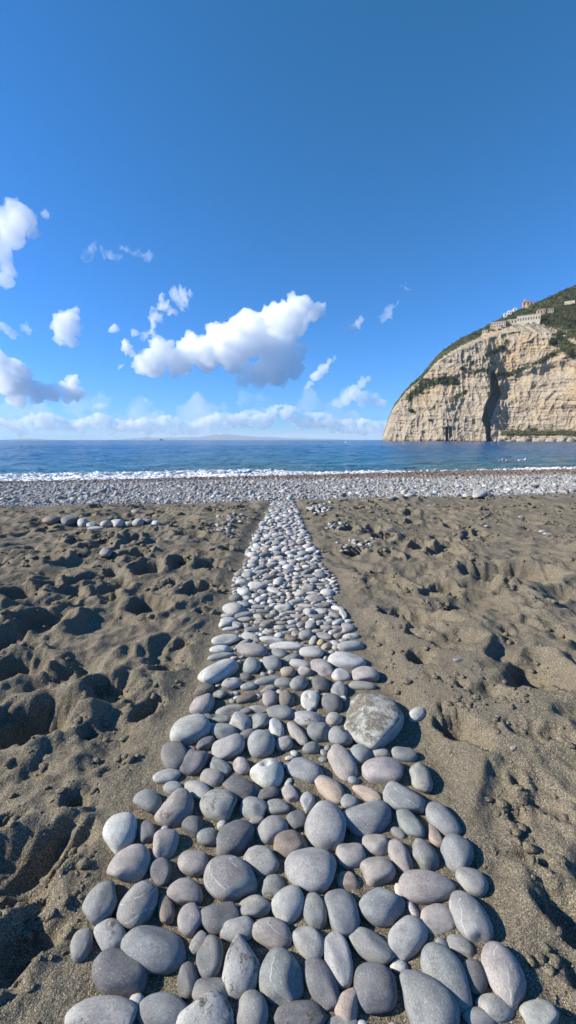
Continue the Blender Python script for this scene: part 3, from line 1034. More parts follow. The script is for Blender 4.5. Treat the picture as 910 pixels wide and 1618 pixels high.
# ------------------------------------------------------------------ headland
SIL = np.array([(604,695.6),(605,688),(608,679),(612,666),(616,655),(620,645),(625,636),(632,627),(640,617),(650,606),(660,598),(668,590),(678,577),(686,566),(698,555),(710,546),(722,538),(735,531),(748,525),(760,519),(775,511),(790,503),(805,496),(815,491),(830,485),(845,479),(858,473),(870,468),(880,463),(893,457),(903,453),(910,450),(960,428),(1040,400),(1150,372),(1300,366),(1500,400),(1700,470),(1900,600),(2050,695.6)])
def ysil(X): return np.interp(X, SIL[:, 0], SIL[:, 1])
def dbase(X): return np.interp(X, [600, 640, 700, 770, 800, 850, 910, 1000, 1150, 1300, 1500, 1700, 2050], [560, 535, 505, 482, 479, 458, 428, 385, 330, 290, 245, 215, 180])
def cliff_depth(X, Y):
    t = (695.6 - Y) / np.maximum(695.6 - ysil(X), 2)
    rim = np.interp(X, [604, 650, 686, 740, 800, 850, 910, 1300], [.97, .93, .90, .90, .86, .78, .66, .6])
    hM = (695.6 - ysil(X)) / F * dbase(X)
    back = 14 * t + np.maximum(0, t - rim) * hM * 1.9
    d = dbase(X) + back
    # buttress left of the cleft and the cleft itself
    cc = np.interp(Y, [585, 600, 622, 640, 665, 675, 695], [778, 780, 783, 775, 768, 771, 772])
    hw = np.interp(Y, [582, 590, 604, 622, 640, 660, 670, 676, 696], [0, 2.5, 5, 7, 7, 6, 4, 2.6, 2.2])
    pr = np.clip(1 - (cc - hw - X) / 36, 0, 1) * (X < cc - hw) * sstep(583, 610, Y)
    d = d - 6 * pr ** 1.3
    cl = sstep(hw + 2.0, hw - 1.0, np.abs(X - cc)) * (hw > .5)
    d = d + 11 * cl * sstep(580, 600, Y)
    # little sea cave
    d = d + 9 * (np.abs(X - 706.3) < 1.7) * (Y > 674) + 5 * (np.abs(X - 712) < 2.4) * (Y > 674) * (Y < 690)
    # low shelf with grass and boulders at the foot on the right
    shelf = sstep(786, 800, X) * sstep(679, 686, Y)
    d = d - 16 * shelf
    # crag relief: strata and vertical cracks
    z = (695.6 - Y) / F * d; x = (X - CX) / F * d
    q = z + .12 * x + 5 * perlin(x * .02, z * .02, 4.)
    d = d + 1.8 * perlin(x * .02, q * .14, 1.) + .9 * perlin(x * .05, q * .42, 3.)
    d = d + 6 * fbm(x * .030, z * .016, 6., 5) + 5.5 * (np.abs(perlin(x * .06, z * .022, 2.)) ** .6) + 3.0 * (np.abs(perlin(x * .17, z * .05, 21.)) ** .6) + 3.0 * np.abs(fbm(x * .12, z * .11, 9., 4))
    d = d + np.where(t > rim, 3 * fbm(x * .05, z * .08, 11., 3), 0)
    # broad overhanging scoops
    d = d + 6 * sstep(.12, .4, perlin(x * .018 + 4, z * .035, 13.)) 
    return d
cx_ = np.concatenate([np.arange(604, 920, .55), np.arange(920, 2054, 4)])
tt = np.linspace(0, 1, 300)
CXX, CT = np.meshgrid(cx_, tt, indexing='ij')
jit = 1.2 * fbm(CXX * .12, CXX * 0 + 2, 0., 3) * sstep(604, 625, CXX)
CYY = 696.6 + (ysil(CXX) + jit - 696.6) * CT
D = cliff_depth(CXX, CYY)
v_ = (CY - CYY) / F; ry = cP + v_ * sP; rz = -sP + v_ * cP; rx = (CXX - CX) / F
PX, PY, PZ = rx / ry * D, D, H + rz / ry * D
# the landward side carries on behind the ridge
bx, by, bz = [PX], [PY], [PZ]
for k, (dy, fz) in enumerate([(15, 1.0), (45, .97), (110, .9), (220, .6), (330, .25), (400, -.1)]):
    bx.append(PX[:, -1:] * (1 + dy / PY[:, -1:]) + dy * .25); by.append(PY[:, -1:] + dy); bz.append((PZ[:, -1:] + .6) * fz - .6 + (0 if k > 0 else 0))
PX, PY, PZ = (np.concatenate(q, 1) for q in (bx, by, bz))
def mat_cliff():
    t = NT('limestone_cliff'); vec = t.coord('Object'); xyz = t.sep(vec)
    big = t.noise(vec, .018, 5, .6); med = t.noise(vec, .11, 6, .65); fine = t.noise(vec, .5, 5, .7)
    st = t.noise(t.mapping(vec, (.12, .12, 1), (.10, 0, 0)), .42, 5, .7, .6)
    c = t.mix(t.ramp(med, [(.3, 0.), (.7, 1.)]), (.300, .248, .185), (.43, .358, .268))
    c = t.mix(t.ramp(st, [(.33, .35), (.45, 0.)]), c, (.20, .165, .125))
    warm = t.math('MULTIPLY', t.ramp(big, [(.50, 0.), (.60, 1.)]), t.ramp(t.math('DIVIDE', xyz[2], 120), [(.1, .25), (.45, 1.)]))
    c = t.mix(t.math('MULTIPLY', warm, .8), c, (.41, .295, .175))
    c = t.mix(t.ramp(fine, [(.30, .6), (.42, 0.)]), c, (.16, .145, .12))
    base = t.ramp(t.math('DIVIDE', xyz[2], 10), [(.0, .5), (.35, 0.)])
    c = t.mix(base, c, (.27, .185, .13))
    # scrub on ledges and on everything not too steep
    at = t.n('ShaderNodeAttribute', attribute_name='green'); gr = t.sep(at.outputs['Vector'])[0]
    gv = t.mix(t.ramp(fine, [(.35, 0.), (.65, 1.)]), (.035, .045, .020), (.085, .090, .042))
    c = t.mix(t.ramp(t.math('ADD', gr, t.math('MULTIPLY', t.math('SUBTRACT', fine, .5), 3.0)), [(.48, 0.), (.60, 1.)]), c, gv)
    ck = t.vor(t.mapping(vec, (1, 1, .35)), .22, 'DISTANCE_TO_EDGE')
    nb = t.bump(t.ramp(ck, [(0, 0.), (.12, 1.)]), .5, 1.2); nb = t.bump(st, .45, .9, nb); nb = t.bump(med, .9, 2.5, nb); nb = t.bump(fine, 1.0, 1.3, nb)
    t.pbr(c, .95, nb, .15); return t.m
me = mesh_np('headland', np.stack([PX.ravel(), PY.ravel(), PZ.ravel()], 1), grid_faces(*PX.shape))
gm = np.zeros(PX.shape)
tX, tY = CXX, CYY
def greenness(X, Y):
    yl = ysil(X); g = 0 * X
    up = np.interp(X, [604, 640, 668, 700, 735, 770, 800, 830, 850, 880, 910], [2, 5, 9, 13, 15, 14, 24, 30, 42, 70, 105])
    g = np.maximum(g, sstep(up * 1.05, up * .6, Y - yl))
    def streak(pts, w):
        best = 1e9 * np.ones_like(X)
        for (x0, y0), (x1, y1) in zip(pts[:-1], pts[1:]):
            ux, uy = x1 - x0, y1 - y0; q = np.clip(((X - x0) * ux + (Y - y0) * uy) / (ux * ux + uy * uy), 0, 1)
            best = np.minimum(best, np.hypot(X - x0 - q * ux, Y - y0 - q * uy))
        return sstep(w, w * .3, best)
    g = np.maximum(g, .9 * streak([(646, 628), (670, 610), (700, 600), (722, 604)], 8))
    g = np.maximum(g, .8 * streak([(660, 600), (690, 604), (712, 596)], 5))
    g = np.maximum(g, .75 * streak([(740, 590), (765, 584), (782, 592), (810, 590), (845, 575), (880, 556), (905, 548)], 5))
    g = np.maximum(g, .7 * streak([(770, 562), (795, 548), (800, 540)], 5))
    g = np.maximum(g, .7 * streak([(712, 632), (738, 618)], 4))
    g = np.maximum(g, .9 * streak([(648, 648), (655, 652)], 4))
    g = np.maximum(g, .9 * streak([(884, 540), (905, 555), (930, 545)], 16))
    g = np.maximum(g, sstep(783, 800, X) * sstep(677, 683, Y) * sstep(690, 687, Y))
    return g
gm[:, :300] = greenness(tX, tY) * 1.0 + .5 * fbm(tX * .16, tY * .16, 1.5, 4)
gm[:, 300:] = 1
at = me.attributes.new('green', 'FLOAT_VECTOR', 'POINT')
at.data.foreach_set('vector', np.stack([gm.ravel()] * 3, 1).astype(np.float32).ravel())
hl = link('headland_cliff', me, mat_cliff())
tag(hl, 'tall pale limestone headland with scrubby top falling sheer to the sea', kind='structure')

def on_cliff(X, Y, proud=0.0):
    d = float(cliff_depth(np.array([float(X)]), np.array([float(Y)]))[0]) - proud
    return at_depth(X, Y, d)

# foliage: leaf clumps
def leaf_cloud(name, centres, mat, per=40, leaf=.5, seed=0, parent=None):
    """centres: x,y,z,rx,rz. small two-triangle leaf sprays through each bush volume"""
    g = np.random.default_rng(seed); C = np.asarray(centres); n = len(C) * per
    c = np.repeat(C, per, 0)
    d = g.normal(size=(n, 3)); d /= np.linalg.norm(d, axis=1)[:, None]; rr = g.uniform(.35, 1.05, n) ** .6
    p = c[:, :3] + d * rr[:, None] * np.stack([c[:, 3], c[:, 3], c[:, 4]], 1)
    a = g.normal(size=(n, 3)); a /= np.linalg.norm(a, axis=1)[:, None]
    b = np.cross(a, g.normal(size=(n, 3))); b /= np.linalg.norm(b, axis=1)[:, None]
    s = (leaf * g.uniform(.6, 1.4, n))[:, None]
    Vv = np.stack([p - a * s, p + b * s * .55, p + a * s, p - b * s * .55], 1).reshape(-1, 3)
    return link(name, mesh_np(name, Vv, np.arange(n * 4).reshape(-1, 4), False), mat, parent)
M_LEAF = mat_simple('dark_scrub_leaves', (.055, .072, .028), .8, .5, .25)
M_LEAF2 = mat_simple('olive_scrub_leaves', (.095, .100, .042), .8, .45, .25)
M_TRUNK = mat_simple('bark', (.12, .09, .065), .9)
vg = np.random.default_rng(8); cs1, cs2 = [], []
for k in range(11000):
    X = vg.uniform(606, 925); Y = vg.uniform(450, 694)
    if Y < ysil(X) + .6: continue
    gg = float(greenness(np.array([X]), np.array([Y]))[0] + .7 * perlin(X * .13, Y * .13, 3.))
    if vg.random() > (gg - .22) * 1.7: continue
    r = vg.uniform(.9, 2.3)
    p = on_cliff(X, Y, .3); (cs1 if (vg.random() < .6 and Y < 676) else cs2).append((p[0], p[1], p[2] + r * .3, r * 1.2, r * .8))
tag(leaf_cloud('hillside_scrub', cs1, M_LEAF, 26, .55, 1), 'dark evergreen scrub covering the upper slope and ledges of the headland', kind='stuff')
tag(leaf_cloud('ledge_scrub', cs2, M_LEAF2, 26, .5, 2), 'olive green brush and grass between the cliff bushes', kind='stuff')
G2 = 'dark shrubs growing on the cliff'
for i, (X, Y, w, lb) in enumerate([
  (747,573,9,'dark round bush alone on the cliff high left of the cleft'), (730,582,8,'bush just down left of the lone round bush on the cliff'),
  (649,649,8,'dark bush clinging to the bare face near the headland tip'), (679,664,5,'small bush on the lower bare face right of the tip bush'),
  (776,573,6,'small bush on the cliff just above the cleft top'), (793,549,9,'dark tree leaning over the orange cliff patch'),
  (842,680,13,'brown-green bush on the shelf at the cliff foot'), (872,540,11,'big dark tree below the hilltop buildings on the right'),
  (885,528,13,'dark spreading tree on the slope right of the arched building'), (900,556,13,'large dark tree at the right end of the ledge'),
  (897,517,10,'rounded olive tree on the upper right slope'), (866,512,8,'dark tree against the right end of the arched building'),
  (778,593,10,'dense bush crowning the top of the cleft'),(700,604,9,'largest bush on the left ledge of the cliff')]):
    p = on_cliff(X, Y, 1.0); dm = p[1]; r = w / 2 / F * dm * 1.15
    e = empty('shrub' if r < 4 else 'tree', (p[0], p[1], p[2] - r * .7)); tag(e, lb, 'shrub' if r < 4 else 'tree', G2)
    cc = []
    for k in range(14):
        d = vg.normal(size=3); d /= np.linalg.norm(d); cc.append((d[0] * r * .55, d[1] * r * .45, r * .75 + d[2] * r * .38, r * vg.uniform(.28, .5), r * vg.uniform(.22, .4)))
    leaf_cloud('crown', cc, M_LEAF if i % 3 else M_LEAF2, 60, .42, 30 + i, e)
    bm = bmesh.new()
    bmesh.ops.create_cone(bm, segments=8, radius1=r * .10, radius2=r * .04, depth=r * 1.0, matrix=Matrix.Translation((0, 0, r * .3)))
    for s in (-1, 1): bmesh.ops.create_cone(bm, segments=6, radius1=r * .05, radius2=r * .02, depth=r * .8, matrix=Matrix.Translation((s * r * .22, 0, r * .75)) @ Matrix.Rotation(s * .6, 4, 'Y'))
    mm = bpy.data.meshes.new('trunk'); bm.to_mesh(mm); bm.free(); link('trunk', mm, M_TRUNK, e)

# boulders at the foot of the cliff
M_ROCK = mat_simple('shore_rock', (.29, .245, .195), .9, .35, .3, .6, .5)
G3 = 'rocks at the foot of the cliff'
for i, (X, w, h, lb) in enumerate([(783,6,4,'small dark rock at the foot of the cleft'),(790,9,5,'grey rock just right of the cleft foot'),(797,7,6,'pointed rock between the cleft and the low slab'),
   (808,16,3,'low dark slab of rock in the water at the cliff foot'),(829,24,6,'long flat pinkish rock below the green shelf'),(852,20,6,'second long pinkish rock below the green shelf'),
   (872,17,6,'rounded pale rock below the green shelf'),(888,16,7,'bulging pale rock near the right frame edge'),(903,12,6,'dark rock at the right frame edge below the cliff')]):
    dd = float(dbase(X)) - 26; p = at_depth(X, 695.6, dd); k = dd / F
    V, Fc = stone_dirs(3, 900 + i)
    V = V * (1 + .40 * perlin(V[:, 0] * 2.2 + i, V[:, 1] * 2.2, V[:, 2] * 2.2) + .22 * perlin(V[:, 0] * 6 + i, V[:, 1] * 6, V[:, 2] * 6))[:, None]
    V = V * np.array([w * k / 2, w * k / 2.5, h * k])
    o = link('rock', mesh_np('rock', V, Fc, False), M_ROCK); o.location = (p[0], p[1], SEA); tag(o, lb, 'rock', G3)

# ------------------------------------------------------------------ buildings on the hill
M_WINDOW = mat_simple('dark_window', (.05, .05, .055), .4, .1); M_ROOFT = mat_simple('terracotta_roof', (.36, .17, .10), .9, .2, 1.)
def wallmat(name, c): return mat_simple(name, c, .9, .12, .6)
def wall_with_openings(w, h, dep, cols, rows, arched, mat, e, ww, wh, z0=.25):
    """front wall with real recesses: piers and bands around each opening"""
    bm = bmesh.new()
    add_box(bm, -w / 2, w / 2, .45, dep, -2, h)             # mass behind the facade
    xs = [(-w / 2 + w * (i + .5) / cols) for i in range(cols)]; zs = [h * (z0 + (1 - z0) * (j + .45) / rows) for j in range(rows)]
    zc = -2
    for z in zs:
        add_box(bm, -w / 2, w / 2, 0, .447, zc, z - wh / 2); px = -w / 2
        for x in xs:
            add_box(bm, px, x - ww / 2, .003, .444, z - wh / 2, z + wh / 2); px = x + ww / 2
        add_box(bm, px, w / 2, .003, .444, z - wh / 2, z + wh / 2)
        zc = z + wh / 2
    add_box(bm, -w / 2, w / 2, 0, .447, zc, h)
    bm_obj('wall', bm, mat, e)
    for z in zs:
        for x in xs:
            bm = bmesh.new()
            if arched:
                prof = [(-ww / 2, -wh / 2), (ww / 2, -wh / 2), (ww / 2, wh * .2)] + [(ww / 2 * math.cos(a), wh * .2 + wh * .3 * math.sin(a)) for a in (.5, 1.05, 1.57, 2.09, 2.6)] + [(-ww / 2, wh * .2)]
            else: prof = [(-ww / 2, -wh / 2), (ww / 2, -wh / 2), (ww / 2, wh / 2), (-ww / 2, wh / 2)]
            lo = [bm.verts.new((x + a * .96, .38, z + b * .96)) for a, b in prof]; hi = [bm.verts.new((x + a * .96, .44, z + b * .96)) for a, b in prof]
            bm.faces.new(lo); bm.faces.new(hi[::-1])
            for q in range(len(lo)): bm.faces.new((lo[q], lo[(q + 1) % len(lo)], hi[(q + 1) % len(lo)], hi[q]))
            bm_obj('window', bm, M_WINDOW, e)
def building(X0, X1, Yt, Yb, mat, lb, cols=3, rows=1, arched=False, roof='flat', rz=-.35, cat='building', nm='building', roofmat=None, ww=None, wh=None, dep=7, proud=1.):
    Xm = (X0 + X1) / 2; p = on_cliff(Xm, Yb, proud); k = p[1] / F
    w = (X1 - X0) * k * .92; h = (Yb - Yt) * k
    e = empty(nm, tuple(p), rz); tag(e, lb, cat)
    wall_with_openings(w, h, dep, cols, rows, arched, mat, e, ww or w / cols * .42, wh or h / rows * .42)
    bm = bmesh.new(); rm = roofmat or M_ROOFT
    if roof == 'flat': add_box(bm, -w / 2 - .3, w / 2 + .3, -.3, dep + .3, h + .003, h + .5)
    else:
        o_ = .4; zz = h + .003; rh = min(2.2, dep * .25)
        vs = [bm.verts.new(q) for q in [(-w/2-o_, -o_, zz), (w/2+o_, -o_, zz), (w/2+o_, dep+o_, zz), (-w/2-o_, dep+o_, zz), (-w/2+1, dep/2, zz+rh), (w/2-1, dep/2, zz+rh)]]
        for f in [(0,1,5,4),(1,2,5),(2,3,4,5),(3,0,4),(3,2,1,0)]: bm.faces.new([vs[i] for i in f])
    bm_obj('roof', bm, rm, e); return e, w, h, k
CREAM = wallmat('cream_render', (.52, .46, .35)); PINK = wallmat('pink_render', (.47, .36, .31)); WHITE = wallmat('white_render', (.70, .69, .66))
ORANGE = wallmat('orange_render', (.46, .25, .17)); BEIGE = wallmat('beige_render', (.46, .36, .26)); GREYR = wallmat('pale_flat_roof', (.45, .42, .37))
building(818, 851, 499.5, 511, CREAM, 'long cream building with a row of arched windows above the cliff', 9, 1, True, 'flat', -.50, roofmat=GREYR, ww=1.1, wh=3.0)
building(784, 798, 509.5, 518, PINK, 'pink two-storey house left of the arched building', 4, 2, False, 'flat', -.5, roofmat=GREYR)
building(775, 783, 511, 520, BEIGE, 'small beige house attached left of the pink one', 2, 2, False, 'flat', -.5, roofmat=GREYR)
building(802, 816, 506, 513, BEIGE, 'low beige terrace house between the pink house and the arched building', 3, 1, False, 'flat', -.5, roofmat=GREYR)
building(762, 770, 523, 528, CREAM, 'small cream house lowest on the ridge to the left', 2, 1, False, 'flat', -.5, roofmat=GREYR)
building(849, 861, 490, 497, BEIGE, 'brown house with a tiled roof behind the arched building', 3, 1, False, 'hip', -.4)
building(865, 874, 489, 495, CREAM, 'cream house with a tiled roof right of the brown one', 3, 1, False, 'hip', -.3)
building(796, 801, 496, 501, WHITE, 'leftmost of three small white houses on the skyline', 1, 1, False, 'flat', -.4, roofmat=WHITE)
building(802, 808, 492, 497, WHITE, 'middle of three small white houses on the skyline', 2, 1, False, 'flat', -.4, roofmat=WHITE)
building(811, 816, 488, 492, WHITE, 'highest of three small white houses on the skyline', 1, 1, False, 'flat', -.4, roofmat=WHITE)
building(832, 842, 478, 484, BEIGE, 'low brown house beside the orange tower on the skyline', 2, 1, False, 'hip', -.3)
e, w, h, k = building(826, 831, 478, 485, ORANGE, 'orange-red little tower with a pointed top on the skyline', 1, 1, True, 'flat', -.3, cat='tower', nm='tower', roofmat=ORANGE, dep=3.6)
bm = bmesh.new(); bmesh.ops.create_cone(bm, segments=4, radius1=w * .55, radius2=.12, depth=4.2, matrix=Matrix.Translation((0, 1.8, h + .5 + 2.1)) @ Matrix.Rotation(R(45), 4, 'Z'))
bm_obj('spire', bm, ORANGE, e)
# retaining terrace wall
p0 = on_cliff(900, 478, 3)
bm = bmesh.new(); add_box(bm, -5, 5, 0, 1.2, -2, 1.8); o = bm_obj('terrace_wall', bm, CREAM); o.location = p0; o.rotation_euler = (0, 0, -.5)
tag(o, 'pale retaining wall on the upper right slope above the buildings', 'wall')

# ------------------------------------------------------------------ far islands, boat, buoy, birds
def island(name, pts, depth, thick, lb):
    px = np.array(pts, float); X = np.arange(px[0, 0], px[-1, 0] + .1, 1.0); hgt_ = np.interp(X, px[:, 0], px[:, 1]); hgt_ = hgt_ + .45 * fbm(X * .12, X * 0, 5., 3) * np.clip(hgt_, 0, 1)
    n = 15; vv = np.linspace(-1, 1, n); XX_, VV = np.meshgrid(X, vv, indexing='ij')
    z = np.maximum(hgt_, 0)[:, None] / F * depth * (1 - np.abs(VV) ** 1.6) * (1 + .25 * fbm(XX_ * .15, VV * 3, 2., 3)) - 8
    y = depth + VV * thick; x = (XX_ - CX) / F * depth / cP
    o = link(name, mesh_np(name, np.stack([x.ravel(), y.ravel(), z.ravel()], 1), grid_faces(*x.shape)), mat_simple(name + '_land', (.05, .065, .07), .95, .3, .002))
    tag(o, lb, kind='structure')
island('hills', [(205, 0), (222, 2.6), (240, 4.2), (262, 3.2), (290, 4.0), (320, 4.6), (345, 8.2), (362, 9.2), (380, 7.4), (405, 5.0), (430, 4.4), (455, 3.0), (480, 2.6), (530, 1.2), (560, 0)], 21000, 2500, 'faint blue island ridge low on the horizon left of centre')
island('islet', [(30, 0), (45, 1.8), (62, 2.2), (80, 1.2), (95, 0)], 22000, 900, 'faint small island on the horizon at the far left')

M_HULL = mat_simple('dark_hull', (.05, .055, .07), .5); M_CAB = mat_simple('boat_cabin', (.25, .25, .27), .6)
p = at_depth(255, 695.3, 1500)
e = empty('boat', (p[0], p[1], SEA)); tag(e, 'tiny dark boat on the horizon left of centre', 'boat')
bm = bmesh.new(); nn = 9
rings = []
for i in range(nn):
    u = i / (nn - 1) * 2 - 1; wd = 2.0 * (1 - max(0, u) ** 2.2) * (1 - .25 * max(0, -u)); x = u * 8; kz = 1.9 + .8 * max(0, u) ** 2
    rings.append([bm.verts.new(q) for q in [(x, -wd, kz), (x, -wd * .7, .2), (x, 0, -.4), (x, wd * .7, .2), (x, wd, kz)]])
for a, b in zip(rings[:-1], rings[1:]):
    for j in range(4): bm.faces.new((a[j], a[j + 1], b[j + 1], b[j]))
    bm.faces.new((a[4], a[0], b[0], b[4]))
bm.faces.new(rings[0])
bm_obj('hull', bm, M_HULL, e)
bm = bmesh.new(); add_box(bm, -3.5, 2.2, -1.2, 1.2, 1.9, 4.0); add_box(bm, -2.2, .8, -1, 1, 4.0, 5.2); bm_obj('cabin', bm, M_CAB, e)
M_WHT = mat_simple('white_float', (.75, .75, .75), .5, .05)
p = on_plane(546, 699.6, SEA)
def lathe(bm, prof, seg=16, o=(0, 0, 0)):
    rs = [[bm.verts.new((o[0] + r * math.cos(2 * math.pi * i / seg), o[1] + r * math.sin(2 * math.pi * i / seg), o[2] + z)) for i in range(seg)] for r, z in prof]
    for a, b in zip(rs[:-1], rs[1:]):
        for i in range(seg): bm.faces.new((a[i], a[(i + 1) % seg], b[(i + 1) % seg], b[i]))
    bm.faces.new(rs[0][::-1]); bm.faces.new(rs[-1])
e = empty('buoy', tuple(p)); tag(e, 'small white buoy afloat near the horizon', 'buoy')
bm = bmesh.new(); lathe(bm, [(.1, -.35), (.34, -.25), (.44, 0), (.40, .25), (.24, .42), (.12, .46)]); bm_obj('float', bm, M_WHT, e)
bm = bmesh.new(); lathe(bm, [(.04, .44), (.04, .75), (.10, .76), (.10, .84), (.03, .88)], 10); bm_obj('top_mark', bm, M_WHT, e)

def bird(X, Y, L, lb, rz, hd):
    p = on_plane(X, Y, SEA); e = empty('seabird', tuple(p), rz); tag(e, lb, 'bird', 'white seabirds floating near the shore')
    # one continuous skinned body: tail, body, breast, neck, head, bill
    pts = [(-.62, .10), (-.42, .08), (-.15, .055), (.15, .06), (.32, .11), (.38, .11 + .5 * hd), (.40, .11 + hd), (.50, .09 + hd), (.60, .07 + hd)]
    rad = [(.02, .015), (.09, .05), (.17, .12), (.17, .13), (.11, .10), (.055, .055), (.075, .07), (.035, .03), (.012, .01)]
    bm = bmesh.new(); seg = 12; rs = []
    for i, ((x, z), (ry_, rz_)) in enumerate(zip(pts, rad)):
        a = pts[max(0, i - 1)]; b = pts[min(len(pts) - 1, i + 1)]; tx, tz = b[0] - a[0], b[1] - a[1]; q = math.hypot(tx, tz); tx /= q; tz /= q
        rs.append([bm.verts.new(((x - tz * rz_ * math.sin(2*math.pi*j/seg)) * L, ry_ * math.cos(2*math.pi*j/seg) * L, (z + tx * rz_ * math.sin(2*math.pi*j/seg)) * L)) for j in range(seg)])
    for a, b in zip(rs[:-1], rs[1:]):
        for j in range(seg): bm.faces.new((a[j], a[(j+1) % seg], b[(j+1) % seg], b[j]))
    bm.faces.new(rs[0][::-1]); bm.faces.new(rs[-1])
    o = bm_obj('body', bm, M_WHT, e); o.data.polygons.foreach_set('use_smooth', [True] * len(o.data.polygons))
    for s in (-1, 1):
        bm = bmesh.new(); V0, F0 = ICO[2]; vs = [bm.verts.new(((v[0] * .36 - .18 - .0) * L, (s * (.13 + .0) + v[1] * .055) * L, (.11 + v[2] * .075 + .05 * -v[0] * .4) * L)) for v in V0]
        for f in F0: bm.faces.new([vs[i] for i in f])
        o = bm_obj('wing', bm, mat_simple('grey_wing', (.55, .55, .56), .6, .05), e); o.data.polygons.foreach_set('use_smooth', [True] * len(o.data.polygons))
bird(791, 728, .36, 'left of the white seabirds, head up, on the water near shore', .3, .30)
bird(799.5, 728, .20, 'smallest white seabird, between the other two near shore', 1.2, .34)
bird(825, 728.6, .58, 'right and longest of the white seabirds, head raised to the right', 0, .26)

# ------------------------------------------------------------------ clouds: puffy hulls filled with droplets
def mat_cloud(name, dens):
    t = NT(name)
    v = t.n('ShaderNodeVolumePrincipled', i_Density=dens, i_Anisotropy=.0); v.inputs['Color'].default_value = (1, 1, 1, 1)
    t.l(v.outputs[0], t.out.inputs['Volume']); return t.m
def make_cloud(name, blobs, depth, mfp_px, label=None, group=None, kind=None, vox=.9, flatbase=None, warp=1.0, lev=2, kid=.42, yspread=.7, cat='cloud'):
    k = depth / F; g = random.Random(len(blobs) * 7 + int(blobs[0][0])); sph = []
    for (X, Y, r) in blobs:
        p = at_depth(X, Y, depth); rr = r * k; p = p + np.array([0, g.uniform(-yspread, yspread) * rr, 0]); sph.append((p, rr * .86))
        def kids(p, r, l):
            if l == 0: return
            for _ in range(12 if l == lev else 7):
                d = np.array([g.gauss(0, 1), g.gauss(0, 1), g.gauss(.15, 1)]); d /= np.linalg.norm(d)
                q = r * g.uniform(kid * .55, kid * 1.15); c = p + d * (r * .92)
                sph.append((c, q)); kids(c, q, l - 1)
        kids(p, rr * .86, lev)
    V0, F0 = ICO[2]; n = len(sph)
    P0 = np.array([s[0] for s in sph]); r0 = np.array([s[1] for s in sph])
    V = (V0[None] * r0[:, None, None] + P0[:, None]).reshape(-1, 3)
    if flatbase is not None:
        zb = at_depth(CX, flatbase, depth)[2]
        V[:, 2] = np.where(V[:, 2] < zb, zb + (V[:, 2] - zb) * .35, V[:, 2])
    q = V / k
    for wl, am in ((26, 3.2), (9, 1.8), (4, .8)):
        V = V + k * am * warp * 2 * np.stack([perlin(q[:, 0] / wl + 31 * j, q[:, 1] / wl - 11 * j, q[:, 2] / wl + 7 * j) for j in (1, 2, 3)], 1)
    cen = P0.mean(0); V = V - cen
    Fc = (F0[None] + (np.arange(n) * len(V0))[:, None, None]).reshape(-1, 3)
    me = mesh_np(name, V, Fc); o = bpy.data.objects.new(name, me); COL.objects.link(o)
    md = o.modifiers.new('r', 'REMESH'); md.mode = 'VOXEL'; md.voxel_size = k * vox; md.use_smooth_shade = True
    dg = bpy.context.evaluated_depsgraph_get(); ev = o.evaluated_get(dg); m2 = bpy.data.meshes.new_from_object(ev)
    o.modifiers.clear(); o.data = m2; bpy.data.meshes.remove(me)
    nv = len(m2.vertices); co = np.empty(nv * 3, np.float32); m2.vertices.foreach_get('co', co); co = co.reshape(-1, 3).astype(float)
    no = np.empty(nv * 3, np.float32); m2.vertices.foreach_get('normal', no); no = no.reshape(-1, 3)
    q = co / k
    dsp = 1.6 * fbm(q[:, 0] * .22, q[:, 1] * .22, q[:, 2] * .22, 3, .6)
    co += no * (dsp * k * vox)[:, None]
    m2.vertices.foreach_set('co', co.astype(np.float32).ravel()); m2.update()
    m2.materials.clear(); m2.materials.append(mat_cloud(name + '_droplets', 1 / (mfp_px * k)))
    o.location = cen; tag(o, label, None if kind else cat, group, kind)
    return o
CG = 'fair weather clouds'
make_cloud('cloud', [(226,582,11),(232,570,12),(248,585,13),(240,577,20),(258,562,22),(285,572,24),(300,552,24),(322,556,26),(345,535,26),(362,552,28),(380,520,26),(392,545,30),(410,512,24),(425,535,30),(438,504,22),(455,515,26),(470,488,20),(482,480,13),(470,510,20),(497,492,14),(508,490,9),(440,552,28),(455,568,24),(425,580,24),(400,592,18),(440,592,20),(465,585,17),(385,602,12),(410,603,12),(330,575,18),(370,572,22),(478,552,9)],
   6000, 13, 'largest cloud, a long white heap rising to the right over the sea', CG, vox=1.15)
make_cloud('cloud', [(8,345,22),(30,338,20),(45,345,14),(15,370,22),(38,360,16),(5,400,18),(14,425,14),(3,440,12),(72,341,7),(55,372,9)], 5200, 26, 'ragged white cloud highest at the left frame edge', CG, vox=1.3)
make_cloud('cloud', [(104,512,15),(98,524,14),(112,500,12),(116,518,12),(108,536,12),(95,540,9),(122,490,6),(98,500,9)], 5600, 14, 'lone small puffy cloud between the left edge and the largest cloud', CG, vox=1.1)
make_cloud('cloud', [(2,572,20),(18,580,17),(34,590,14),(4,600,24),(26,610,20),(48,612,17),(66,618,15),(84,622,14),(104,616,13),(119,606,12),(120,620,13),(104,628,10),(60,630,12),(20,628,18)], 6400, 11, 'bulky white cloud low at the left frame edge', CG, vox=1.1)
make_cloud('cloud', [(203,552,8),(199,543,6),(208,558,5)], 5800, 7, 'small white puff touching the left end of the largest cloud', CG)
make_cloud('cloud', [(182,520,6),(178,523,4),(187,522,4)], 5800, 8, 'tiny round cloud puff left of the wispy cloud', CG)
make_cloud('cloud', [(510,584,9),(500,594,9),(519,574,6),(528,568,4),(492,608,7),(486,614,5)], 5000, 16, 'slanting small cloud just right of the largest cloud', CG)
make_cloud('cloud', [(556,516,7),(566,510,7),(572,505,5),(547,519,5)], 6000, 18, 'thin small cloud above right of the largest cloud', CG)
